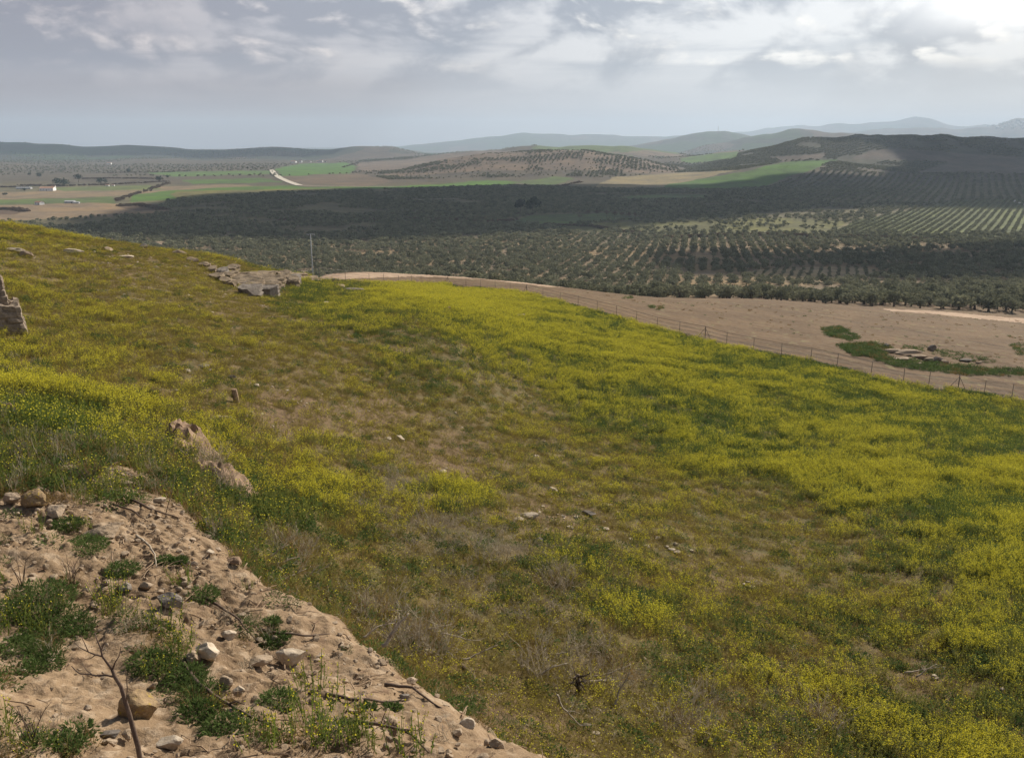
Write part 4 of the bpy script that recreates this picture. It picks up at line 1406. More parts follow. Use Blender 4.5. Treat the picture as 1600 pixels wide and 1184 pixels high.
def build_pillar():
    """ruined masonry at the left picture edge"""
    p = at(14, 523)
    d = p.y * CT - p.z * ST
    m = d / F
    e = bpy.data.objects.new('ruined_wall', None); COL.objects.link(e); e.location = p; e.rotation_euler = (0, 0, math.atan2(-p.x, p.y))
    tag(e, 'broken stone masonry pier with a stepped top at the left picture edge', 'ruined wall')
    xr = 24 * m

    def block(nm, x0, x1, y0, y1, z0, z1, seed):
        nx, ny, nz = 26, 20, 30
        mb = MB()
        rs = np.random.default_rng(seed)

        def face(ax):
            pass
        bm = bmesh.new()
        bmesh.ops.create_cube(bm, size=1.0)
        bmesh.ops.subdivide_edges(bm, edges=bm.edges[:], cuts=24, use_grid_fill=True)
        v = np.array([q.co[:] for q in bm.verts]); n = np.array([q.normal[:] for q in bm.verts]); fs = [tuple(q.index for q in f.verts) for f in bm.faces]
        bm.free()
        P = (v + .5) * np.array((x1 - x0, y1 - y0, z1 - z0)) + np.array((x0, y0, z0))
        course = .26
        row = np.floor(P[:, 2] / course)
        hx = P[:, 0] + P[:, 1]
        colm = np.floor(hx / .42 + .5 * (row % 2))
        push = _hash(row, colm, seed) * .13
        jz = np.abs((P[:, 2] / course) % 1 - .5) * 2; jx = np.abs((hx / .42 + .5 * (row % 2)) % 1 - .5) * 2
        joint = np.maximum(sstep(jz, .78, 1.0), sstep(jx, .82, 1.0)) * .07
        taper = 1 - .10 * (P[:, 2] - z0) / (z1 - z0)
        P = P + n * (push - joint + (fbm(hx * 4, P[:, 2] * 4, 3, seed) - .5) * .12)[:, None]
        P[:, 0] = x1 + (P[:, 0] - x1) * 1.0 - (1 - taper) * (x1 - x0) * .6
        top = v[:, 2] > .49
        P[top, 2] += (fbm(P[top, 0] * 2.2, P[top, 1] * 2.2, 3, seed + 9) - .55) * .6
        mb.add(P, fs, 0, .5)
        link(nm, mb.mesh(nm, [M['masonry']]), parent=e)
    block('lower_courses', -xr * 3.4, xr, -.1, 1.9, -.3, 47 * m, 5)
    block('upper_courses', -xr * 3.4, xr * .12, .25, 1.6, 46 * m, 92 * m, 8)


def build_mound():
    """melted wall of earth and stone beyond the bank"""
    a = at(280, 690); b = at(372, 782)
    n = 46
    L_ = (b - a).length
    ax = (b - a).normalized(); sx = Vector((ax.y, -ax.x, 0)).normalized()
    mb = MB(); vs = []; fs = []
    k = 25
    for i in range(n):
        t = i / (n - 1)
        c = a + (b - a) * t
        w_ = (.75 + .4 * math.sin(t * 3.1)) * (.55 + .45 * min(1, 6 * t, 6 * (1 - t)))
        h_ = (.72 - .28 * t + .2 * math.sin(t * 9)) * min(1, 5 * t + .2, 5 * (1 - t) + .1)
        for j in range(k):
            s = j / (k - 1) * 2 - 1
            q = c + sx * s * w_
            z = h_ * max(0, 1 - abs(s) ** 2.2)
            nn = float(fbm(np.array([t * 9.0]), np.array([s * 3.0]), 4, 55)[0] - .5)
            vs.append((q.x + nn * .15, q.y + nn * .2, Hs(q.x, q.y) - .12 + z * (1 + nn * 1.3)))
    for i in range(n - 1):
        for j in range(k - 1):
            fs.append((i * k + j, (i + 1) * k + j, (i + 1) * k + j + 1, i * k + j + 1))
    vs = np.array(vs) - np.array(a)
    mb.add(vs, fs)
    o = link('earth_mound', mb.mesh('earth_mound', [M['earthwall']]), a)
    tag(o, 'crumbling hump of earth and stone with bare top in the yellow weeds beyond the bank', 'mound')


build_stones()
def ledge_mb(dims, seed, top=.0):
    """an angular block of bedded rock, centred on its foot"""
    bm = bmesh.new()
    bmesh.ops.create_cube(bm, size=1.0)
    bmesh.ops.subdivide_edges(bm, edges=bm.edges[:], cuts=11, use_grid_fill=True)
    v = np.array([q.co[:] for q in bm.verts]); fs = [tuple(q.index for q in f.verts) for f in bm.faces]
    bm.free()
    r_ = np.random.default_rng(seed)
    for i in range(5):
        n = r_.normal(0, 1, 3) * np.array((1, 1, .35)); n /= np.linalg.norm(n)
        d = r_.uniform(.42, .6); dot = v @ n; m = dot > d
        v[m] -= np.outer(dot[m] - d, n)
    P = v * np.array(dims)
    lay = (_hash(np.floor(P[:, 2] / .16), np.zeros(len(P)), seed) - .5)
    nz = fbm(P[:, 0] * 1.6 + seed, P[:, 1] * 1.6 + P[:, 2] * 2, 4, seed) - .5
    P[:, 0] += lay * .16 + nz * .22; P[:, 1] += lay * .22 + nz * .3
    P[:, 2] += (fbm(P[:, 0] * 1.2, P[:, 1] * 1.2, 4, seed + 5) - .5) * .28 * (v[:, 2] + .5) + top * v[:, 1] * dims[1]
    P[:, 2] += dims[2] / 2
    mb = MB(); mb.add(P, fs)
    return mb


def build_crest_outcrop():
    p0 = at(392, 462)
    m = (p0.y * CT - p0.z * ST) / F
    e = bpy.data.objects.new('rock_outcrop', None); COL.objects.link(e); e.location = p0
    tag(e, 'layered grey-brown stone outcrop on the crest beside the dirt road bend', 'rock outcrop')
    rr = random.Random(12)
    # fronts: (px left, px right, py top, py foot, depth m, material)
    fronts = [(371, 400, 450, 462, 2.0, 'darkrock'), (398, 430, 449, 463, 1.8, 'darkrock'), (356, 402, 443, 449, 2.4, 'bedrock'), (398, 434, 442, 451, 2.2, 'bedrock'), (358, 404, 434, 441, 2.0, 'bedrock'),
              (404, 424, 433, 443, 2.0, 'bedrock'), (420, 440, 436, 448, 2.2, 'bedrock'), (438, 464, 436, 450, 2.2, 'bedrock'), (452, 466, 433, 447, 1.6, 'darkrock'), (430, 448, 428, 438, 2.4, 'bedrock'),
              (340, 362, 437, 445, 1.6, 'bedrock'), (326, 344, 431, 438, 1.6, 'bedrock'), (346, 364, 428, 436, 1.8, 'bedrock'), (332, 352, 422, 430, 1.8, 'darkrock'), (350, 366, 418, 426, 2.0, 'bedrock'),
              (320, 334, 419, 425, 1.6, 'bedrock'), (353, 365, 441, 448, 1.0, 'bedrock'), (372, 384, 441, 447, 1.2, 'darkrock'), (310, 322, 412, 418, 1.4, 'bedrock')]
    # plates lying on the slope: (px left, px right, py upper, py lower, thickness)
    plates = [(362, 408, 418, 434, .5), (404, 436, 421, 433, .55), (428, 458, 426, 437, .5), (360, 400, 435, 442, .4), (340, 362, 424, 431, .35)]
    for i, (x0, x1, yt, yf, dep, mt) in enumerate(fronts):
        q = at((x0 + x1) / 2, yf)
        k = (q.y * CT - q.z * ST) / F
        w = (x1 - x0) * k
        h = (yf - yt) * k + .5
        o = link('ledge', ledge_mb((w * 1.1, dep, h), 40 + i * 7, .12).mesh('ledge', [M[mt]]), (q.x - p0.x, q.y - p0.y + dep / 2, q.z - p0.z - .5), rr.uniform(-.25, .25), e)
    for i, (x0, x1, yu, yl, th) in enumerate(plates):
        a = at((x0 + x1) / 2, yl); b = at((x0 + x1) / 2, yu)
        k = (a.y * CT - a.z * ST) / F
        w = (x1 - x0) * k; dep = max(2.0, min(14.0, b.y - a.y))
        sl = (Hs(a.x, a.y + dep) - a.z) / dep
        o = link('plate', ledge_mb((w * 1.05, dep, th + .3), 340 + i * 7, sl).mesh('plate', [M['bedrock']]), (a.x - p0.x, a.y - p0.y + dep / 2, a.z - p0.z + sl * dep / 2 - .25), rr.uniform(-.1, .1), e)


build_crest_outcrop()
build_outcrop('rock_outcrop', 'ring of tumbled pale slabs and weeds in the brown field beyond the fence', (1430, 566), [
    (1400, 553, 40, .18, .5, 'rock', .1), (1420, 556, 52, .12, .5, 'rock', .25), (1412, 564, 46, .10, .5, 'rock', 0), (1440, 562, 30, .25, .6, 'rock', 0), (1456, 552, 15, .85, .8, 'darkrock', .2),
    (1386, 544, 13, .6, .8, 'darkrock', 0), (1452, 567, 24, .35, .6, 'rock', 0), (1466, 566, 26, .35, .6, 'darkrock', 0), (1478, 568, 20, .3, .6, 'rock', 0), (1512, 566, 26, .22, .6, 'darkrock', 0), (1532, 568, 18, .2, .5, 'rock', 0), (1436, 570, 20, .2, .6, 'rock', 0)])
build_pillar()
build_mound()


# ------------------------------------------------------------------ posts, fence, pole
def build_fence():
    p0 = FENCE[0]
    e = bpy.data.objects.new('wire_fence', None); COL.objects.link(e); e.location = p0
    tag(e, 'thin wire fence on slim steel posts between the flowering meadow and brown field', 'fence')
    hs = 2.1
    rr = random.Random(3)
    tops = []
    braced = {13, 22, 31, 8}
    for i, p in enumerate(FENCE):
        q = p - p0
        mb = MB()
        lx = rr.uniform(-.05, .05)
        r_ = .055 if i in braced else .034
        tp = q + Vector((lx, 0, hs * (1.08 if i in braced else rr.uniform(.94, 1.02))))
        mb.tube([q - Vector((0, 0, .3)), tp], [r_, r_], 6)
        link('post', mb.mesh('post', [M['metal']], True), parent=e)
        tops.append((q, tp))
        if i in braced:
            for s in (-1, 1):
                nb = FENCE[min(max(i + s, 0), len(FENCE) - 1)] - p0
                dr = (nb - q); dr.z = 0; dr = dr.normalized() * 1.5
                ft = q + dr; ft.z = Hs(p.x + dr.x, p.y + dr.y) - p0.z
                mb = MB(); mb.tube([tp - Vector((0, 0, .25)), ft], [.03, .03], 5)
                link('brace', mb.mesh('brace', [M['metal']], True), parent=e)
    for k, f in enumerate((.06, .27, .5, .73, .97)):
        mb = MB()
        pts = [q + (t - q) * f for q, t in tops]
        mb.tube(pts, [.022 if k == 4 else .014] * len(pts), 4)
        link('wire', mb.mesh('wire', [M['metal']]), parent=e)


def stub(px, py, hpx, r_, label, mat, lean=.08):
    p = at(px, py); d = p.y * CT - p.z * ST
    h = hpx / F * d
    mb = MB()
    mb.tube([(0, 0, -.2), (lean * h * .5, 0, h * .5), (lean * h, 0, h * .97), (lean * h, 0, h)], [r_ * 1.08, r_, r_ * .96, r_ * .8], 9)
    tag(link('wooden_post', mb.mesh('wooden_post', [M[mat]]), p), label, 'post')


build_fence()
stub(370, 629, 22, .12, 'stout cut wooden post standing in the bare patch of the left meadow', 'wood', -.12)
stub(703, 490, 11, .14, 'small leaning wooden post alone in the far yellow meadow', 'wood', -.1)
stub(491, 438, 8, .16, 'short dark post on the skyline beside the dirt road bend', 'darkwood', 0)
stub(862, 473, 6, .14, 'tiny dark post at the foot of the fence', 'darkwood', 0)


def build_pole():
    Y = 285.0
    x, _, zt = w_pt(485, 366, Y)
    zg = Hs(x, Y)
    h = zt - zg
    e = bpy.data.objects.new('lamp_pole', None); COL.objects.link(e); e.location = (x, Y, zg)
    tag(e, 'slender grey lamp pole rising from the grove behind the crest', 'lamp pole')
    mb = MB(); mb.tube([(0, 0, -.5), (0, 0, h * .5), (0, 0, h)], [.24, .18, .12], 8)
    link('pole', mb.mesh('pole', [M['galv']], True), parent=e)
    mb = MB(); mb.tube([(-.9, 0, h - .05), (0, 0, h + .12), (.9, 0, h - .05)], [.06, .07, .06], 6)
    link('bracket', mb.mesh('bracket', [M['galv']], True), parent=e)
    for s in (-1, 1):
        mb = MB(); mb.box((s * .95 - .35, -.2, h - .22), (s * .95 + .35, .2, h + .02))
        link('lamp_head', mb.mesh('lamp_head', [M['galv']]), parent=e)


build_pole()


# ------------------------------------------------------------------ dead wood
def branch(pxs, r0, label, mat='twig', lift=(0.03, .1, .06), side=2, seed=0, group=None, name='dead_branch'):
    rr = random.Random(seed + int(pxs[0][0]) * 3)
    pts = []
    n = len(pxs)
    fine = []
    for i in range(n - 1):
        for k in range(4):
            f = k / 4
            fine.append((pxs[i][0] * (1 - f) + pxs[i + 1][0] * f + rr.uniform(-1.2, 1.2), pxs[i][1] * (1 - f) + pxs[i + 1][1] * f + rr.uniform(-.9, .9)))
    fine.append(pxs[-1])
    base = [at(*q) for q in fine]
    m = len(base)
    lf = np.interp(np.linspace(0, 1, m), np.linspace(0, 1, len(lift)), lift)
    if mat == 'twig' and pxs[0][0] > 400:
        Y0 = min(q.y for q in base) + .1
        base = []
        for i, q in enumerate(fine):
            x_, y_, z_ = w_pt(q[0], q[1], Y0 + .25 * i / m)
            base.append(Vector((x_, y_, max(z_, Hs(x_, y_) + .02))))
        free = True
    else:
        free = False
    p0 = base[0].copy()
    # keep it continuous: straight run from end to end, resting on the ground
    a, b = base[0], base[-1]
    for i, q in enumerate(base):
        c = a + (b - a) * (i / (m - 1))
        if free:
            pts.append(q + Vector((0, 0, lf[i] * 1.1)) - p0)
            continue
        if (q - c).length > 1.4:
            q = c
        gz = Hs(q.x, q.y)
        pts.append(Vector((q.x, q.y, gz + lf[i])) - p0)
    if free:
        r0 *= .62
        side += 2
    rad = [r0 * (1 - .72 * i / (m - 1)) for i in range(m)]
    e = MB()
    e.tube(pts, rad, 6)
    for k in range(side):
        i = rr.randrange(m // 4, m - 1)
        d = (pts[min(i + 1, m - 1)] - pts[i - 1]).normalized()
        d2 = (d + Vector((rr.uniform(-.9, .9), rr.uniform(-.6, .6), rr.uniform(.1, .8)))).normalized()
        L_ = rr.uniform(.18, .4) * (pts[-1] - pts[0]).length
        e.tube([pts[i], pts[i] + d2 * L_ * .5 + Vector((0, 0, rr.uniform(-.02, .04))), pts[i] + d2 * L_], [rad[i] * .6, rad[i] * .42, rad[i] * .2], 5)
    o = link(name, e.mesh(name, [M[mat]], True), p0)
    tag(o, label, 'branch', group)


BR = [
    ([(213, 838), (232, 855), (243, 872), (245, 889)], .022, 'curved grey twig lying on the open dirt of the bank', 'twig', 0),
    ([(318, 934), (348, 955), (375, 975), (400, 1003)], .02, 'dark bent stick running down from a weed tuft on the bank', 'darktwig', 0),
    ([(284, 1034), (308, 1070), (345, 1100), (396, 1128), (445, 1146)], .026, 'long dark branch sloping through the weeds at the bottom of the bank', 'darktwig', 2),
    ([(140, 705), (165, 706), (190, 708)], .02, 'pale straight stick on the upper bank', 'twig', 0),
    ([(160, 732), (190, 741), (219, 751)], .022, 'tan stick pointing down the upper bank', 'twig', 0),
    ([(172, 758), (200, 782), (235, 800), (282, 812)], .03, 'dark bowed stem along the top of the bank lip', 'darktwig', 1),
    ([(178, 790), (205, 802), (232, 818)], .02, 'thin dark twig under the bowed stem', 'darktwig', 0),
    ([(102, 684), (112, 678), (118, 670)], .03, 'short pale stub sticking out of the green weeds', 'twig', 0),
    ([(505, 1085), (550, 1098), (600, 1102), (640, 1097)], .022, 'long fallen stem flat on the lower bank', 'darktwig', 1),
    ([(602, 1071), (645, 1082), (690, 1110)], .022, 'dark stick hanging over the lip of the bank', 'darktwig', 0),
    ([(555, 1131), (600, 1139), (645, 1155), (670, 1180)], .02, 'bent brown stem at the bottom edge of the bank', 'darktwig', 1),
    ([(405, 985), (440, 995), (485, 999), (515, 993)], .022, 'dark wavy root near the middle of the bank lip', 'darktwig', 0),
    ([(598, 1026), (618, 1010), (640, 994)], .045, 'thick bleached branch leaning up out of the dry brush', 'twig', 3),
    ([(585, 1000), (605, 992), (632, 984)], .03, 'bleached branch behind the thick one in dry brush', 'twig', 3),
    ([(568, 1010), (590, 1004), (620, 1008)], .025, 'thin bleached twig at the left of the dry brush', 'twig', 3),
    ([(624, 1010), (645, 1009), (655, 1006)], .025, 'forked bleached twig right of the thick branch', 'twig', 2),
    ([(668, 992), (690, 992), (708, 993)], .04, 'level bleached stick right of the dry brush', 'twig', 2),
    ([(722, 1041), (750, 1034), (778, 1027)], .04, 'white-lit stick rising to the right above dark earth', 'twig', 2),
    ([(720, 1040), (730, 1050), (742, 1062)], .06, 'short dark log below the white-lit stick', 'darktwig', 0),
    ([(690, 995), (720, 1010), (752, 1030)], .035, 'grey branch slanting down behind the short dark log', 'twig', 4),
    ([(800, 1003), (832, 1018), (862, 1032)], .04, 'dark straight branch slanting down in the middle weeds', 'darktwig', 1),
    ([(840, 1064), (862, 1056), (886, 1055)], .045, 'bowed bleached branch beside the dark uprooted stump', 'twig', 1),
    ([(862, 1032), (890, 1029), (915, 1024)], .03, 'thin bleached branch meeting the dark straight one', 'twig', 2),
    ([(925, 1066), (955, 1063), (985, 1056)], .035, 'long thin bleached branch right of the stump', 'twig', 2),
    ([(912, 1074), (940, 1076), (960, 1084)], .04, 'low bleached branch below the long thin one', 'twig', 1),
    ([(958, 1112), (968, 1092), (984, 1070)], .05, 'upright forked white branch in the lower weeds', 'twig', 1),
    ([(870, 1093), (880, 1120), (900, 1145), (922, 1166)], .04, 'long grey branch running down towards the bottom edge', 'twig', 1),
    ([(432, 890), (452, 890), (470, 891)], .04, 'level bleached stick just beyond the bank lip', 'twig', 1),
    ([(420, 880), (438, 874), (452, 872)], .03, 'curved bleached twig above the level stick', 'twig', 3),
    ([(440, 915), (462, 914), (480, 911)], .03, 'low bleached twig below the level stick', 'twig', 2),
    ([(612, 953), (625, 948), (637, 943)], .03, 'short bleached twig alone in the weeds above the dry brush', 'twig', 0),
    ([(584, 964), (608, 968), (630, 972)], .03, 'grey twig along the top of the dry brush', 'twig', 2),
    ([(341, 770), (350, 760), (357, 755)], .03, 'pale stick standing against the earth hump', 'twig', 0),
    ([(358, 764), (370, 772), (380, 777)], .03, 'pale stick lying at the foot of the earth hump', 'twig', 0),
    ([(1305, 1163), (1308, 1152), (1315, 1145)], .05, 'kinked white branch near the bottom in the flowering weeds', 'twig', 0),
    ([(1297, 1135), (1300, 1128), (1302, 1120)], .04, 'short upright white twig above the kinked branch', 'twig', 0),
    ([(1412, 1058), (1435, 1059), (1460, 1060)], .045, 'dry stalk at the bottom of the stalk pile in lower right', 'twig', 3),
    ([(1430, 1064), (1445, 1056), (1462, 1052)], .045, 'dry stalk across the top of the stalk pile in lower right', 'twig', 3),
    ([(1164, 912), (1172, 918), (1182, 923)], .05, 'bleached stick in the dark hollow of the lower meadow', 'twig', 1),
    ([(1040, 1158), (1060, 1170), (1080, 1178)], .035, 'dark twig near the bottom edge in the middle', 'darktwig', 2),
]
for q, r_, lab, mt, sd_ in BR:
    far_ = q[0][1] < 1000 and q[0][0] > 400 or q[0][0] > 700
    branch(q, r_, lab, mt, (.10, .22, .30) if mt == 'twig' and q[0][0] > 400 else (.02, .06, .03), sd_)


def build_stump():
    p = at(902, 1084)
    mb = MB(); rr = random.Random(4)
    mb.tube([(0, 0, -.1), (.04, 0, .25), (.02, .02, .5)], [.07, .05, .025], 8)
    for i in range(16):
        a = rr.uniform(0, 6.28); q = Vector((math.cos(a) * .32, math.sin(a) * .2, rr.uniform(.0, .75)))
        mb.tube([(0, 0, .1 + rr.uniform(0, .45)), q * .5 + Vector((0, 0, .2)), q], [.024, .014, .005], 5)
    tag(link('stump', mb.mesh('stump', [M['bark']], True), p), 'dark uprooted stump with twisted roots in the lower weeds', 'stump')


def build_sapling():
    Y = 5.35
    P = lambda x, y, dy=0: Vector(w_pt(x, y, Y + dy))
    b = P(226, 1215)
    b.z = Hs(b.x, b.y) - .05
    e = bpy.data.objects.new('bare_sapling', None); COL.objects.link(e); e.location = b
    tag(e, 'leafless dark sapling growing up from the bottom edge of the bank', 'sapling')

    def part(nm, pts, r0, r1):
        mb = MB(); n = len(pts)
        mb.tube([p - b for p in pts], [r0 + (r1 - r0) * i / (n - 1) for i in range(n)], 7)
        link(nm, mb.mesh(nm, [M['darktwig']], True), parent=e)
    part('trunk', [b, P(216, 1168), P(207, 1135), P(202, 1115), P(194, 1090), P(189, 1072), P(179, 1056), P(175, 1045)], .019, .011)
    part('branch', [P(179, 1057), P(165, 1054), P(150, 1055), P(140, 1053), P(125, 1052), P(118, 1047, .05), P(112, 1040, .08)], .008, .003)
    part('branch', [P(175, 1045), P(168, 1036), P(160, 1025), P(157, 1012), P(152, 1000), P(148, 988, .05)], .009, .003)
    part('branch', [P(176, 1045), P(180, 1034), P(186, 1025, -.04), P(189, 1010, -.06)], .006, .002)
    part('branch', [P(160, 1025), P(148, 1022), P(138, 1018), P(124, 1011, .06), P(116, 1003, .1)], .006, .002)
    part('branch', [P(158, 1016), P(163, 1004), P(160, 994)], .004, .0015)
    part('branch', [P(138, 1018), P(132, 1004), P(126, 992)], .004, .0015)
    part('branch', [P(145, 1054), P(135, 1046), P(128, 1036, .03)], .004, .0015)
    part('branch', [P(150, 1022), P(142, 1028), P(132, 1030)], .004, .0015)
    part('branch', [P(197, 1098), P(199, 1075, -.05), P(197, 1055, -.08), P(195, 1040, -.1)], .004, .0015)


build_stump()
build_sapling()


def stalks(px, py, hpx, label, n=5, seed=0):
    p = at(px, py); d = p.y * CT - p.z * ST; h = hpx / F * d
    rr = random.Random(seed); mb = MB()
    for i in range(n):
        a = rr.uniform(-.5, .5); b_ = rr.uniform(-.3, .3)
        q = [Vector((0, 0, -.03)) + Vector((rr.uniform(-.05, .05), 0, 0))]
        L_ = h * rr.uniform(.6, 1)
        for k in (1, 2, 3):
            q.append(q[0] + Vector((a * L_ * k / 3 * (.6 + .2 * k), b_ * L_ * k / 3, L_ * k / 3)))
        mb.tube(q, [.006, .005, .004, .002], 5)
        for k in range(3):
            j = q[2] + (q[3] - q[2]) * rr.uniform(0, .8)
            mb.tube([j, j + Vector((rr.uniform(-.1, .1), rr.uniform(-.06, .06), rr.uniform(.03, .12)))], [.003, .0015], 4)
    tag(link('dry_stalk', mb.mesh('dry_stalk', [M['darktwig']], True), p), label, 'plant')


stalks(52, 1168, 90, 'thin brown dry stalks at the bottom left of the bank', 5, 1)
stalks(112, 912, 45, 'low wiry dry plant on the open dirt of the bank', 8, 2)
stalks(34, 915, 50, 'dry seed stalks above the dark weeds at the left edge', 5, 3)
stalks(590, 1128, 40, 'single thin dry stem near the long fallen stem', 2, 4)
stalks(25, 745, 55, 'grey dry stalks above the boulders at the left edge', 6, 5)
stalks(140, 765, 50, 'brown dry bush on the upper bank', 12, 6)


# ------------------------------------------------------------------ weeds on the bank
def tuft(px, py, wpx, label, kindf='green', seed=0):
    p = at(px, py); d = p.y * CT - p.z * ST; r_ = wpx / F * d / 2
    if kindf == 'green':
        mb = broad(seed, int(620 * max(.5, r_ / .25)), r_ * .6, r_, 0, .062, .015)
        b2 = blades(seed + 1, 220, r_ * .8, r_, .006, .8)
        mb.add(np.concatenate(b2.v), b2.f, 0, np.concatenate(b2.a)); mats = [M['green']]
    elif kindf == 'mustard':
        mb = mustard(seed, .36, r_, int(34 * max(.5, r_ / .3)), 3, .0062, .7, .6); mats = [M['leaf'], M['flower']]
    else:
        mb = twiggy(seed, 160, r_ * 1.4, r_, 0, .006); mats = [M['grey']]
    tag(link('weed_tuft', mb.mesh('weed_tuft', mats), (p.x, p.y + r_ * .5, p.z - .02)), label, 'weed')


TUFTS = [
    (98, 826, 46, 'leafy green tuft below the ochre boulder', 'green'), (128, 862, 64, 'broad green tuft on the open dirt left of the curved grey twig', 'green'),
    (186, 897, 50, 'small spiky green tuft in the middle of the open dirt', 'green'), (278, 880, 26, 'small dark tuft near the upper bank lip', 'green'),
    (255, 878, 26, 'small pale green tuft right of the curved grey twig', 'green'), (312, 938, 52, 'flat green tuft at the head of the dark bent stick', 'green'),
    (45, 955, 110, 'big dark green clump at the left edge of the bank', 'green'), (110, 985, 60, 'dark green clump right of the big left-edge clump', 'green'),
    (20, 1020, 60, 'green clump at the left edge below the big dark one', 'green'), (60, 1048, 60, 'trailing green weed along the dirt step', 'green'),
    (228, 1048, 70, 'dense green clump above the lichen-covered boulder', 'green'), (285, 1065, 60, 'green clump beside the long dark branch', 'green'),
    (302, 1125, 64, 'green clump below the long dark branch near the sapling', 'green'), (345, 1150, 70, 'wide green clump at the bottom of the bank', 'green'),
    (96, 1174, 50, 'low green rosette at the bottom left', 'green'), (422, 975, 28, 'small green tuft at the middle lip', 'green'),
    (425, 1008, 50, 'low grey-green tuft left of the pale flat-topped block', 'green'), (430, 1105, 60, 'dark green clump below the pale flat-topped block', 'green'),
    (500, 1125, 80, 'tall yellow-flowered clump in the bottom weeds of the bank', 'mustard'), (470, 1165, 90, 'leafy yellow-flowered clump at the bottom edge', 'mustard'),
    (560, 1172, 70, 'yellow-flowered clump by the bent brown stem', 'mustard'), (640, 1178, 70, 'thin yellow-flowered clump near the end of the bank', 'mustard'),
    (395, 1176, 60, 'leafy clump with a few yellow flowers below the long dark branch', 'mustard'), (172, 945, 46, 'sparse yellow-flowered sprigs above the sapling', 'mustard'),
    (255, 985, 50, 'yellow-flowered sprigs beside the hollow-sided rock', 'mustard'), (15, 985, 50, 'yellow-flowered sprigs at the left edge in the dark clump', 'mustard'),
    (570, 1115, 34, 'thin green tuft beside the single dry stem', 'green'), (610, 1112, 30, 'thin green tuft under the hanging dark stick', 'green'),
    (488, 1080, 56, 'yellowish sprigs on the bare lower bank', 'mustard'), (345, 980, 50, 'brown-grey dry tuft above the cream-faced stone', 'grey'), (200, 990, 60, 'grey dry tuft behind the sapling top', 'grey'),
    (385, 1050, 40, 'grey dry tuft left of the pale flat-topped block', 'grey'), (700, 1160, 60, 'low brown dry tuft at the end of the bank lip', 'grey'),
]
for i, (a, b, w, lab, kf) in enumerate(TUFTS):
    tuft(a, b, w, lab, kf, 900 + i * 3)


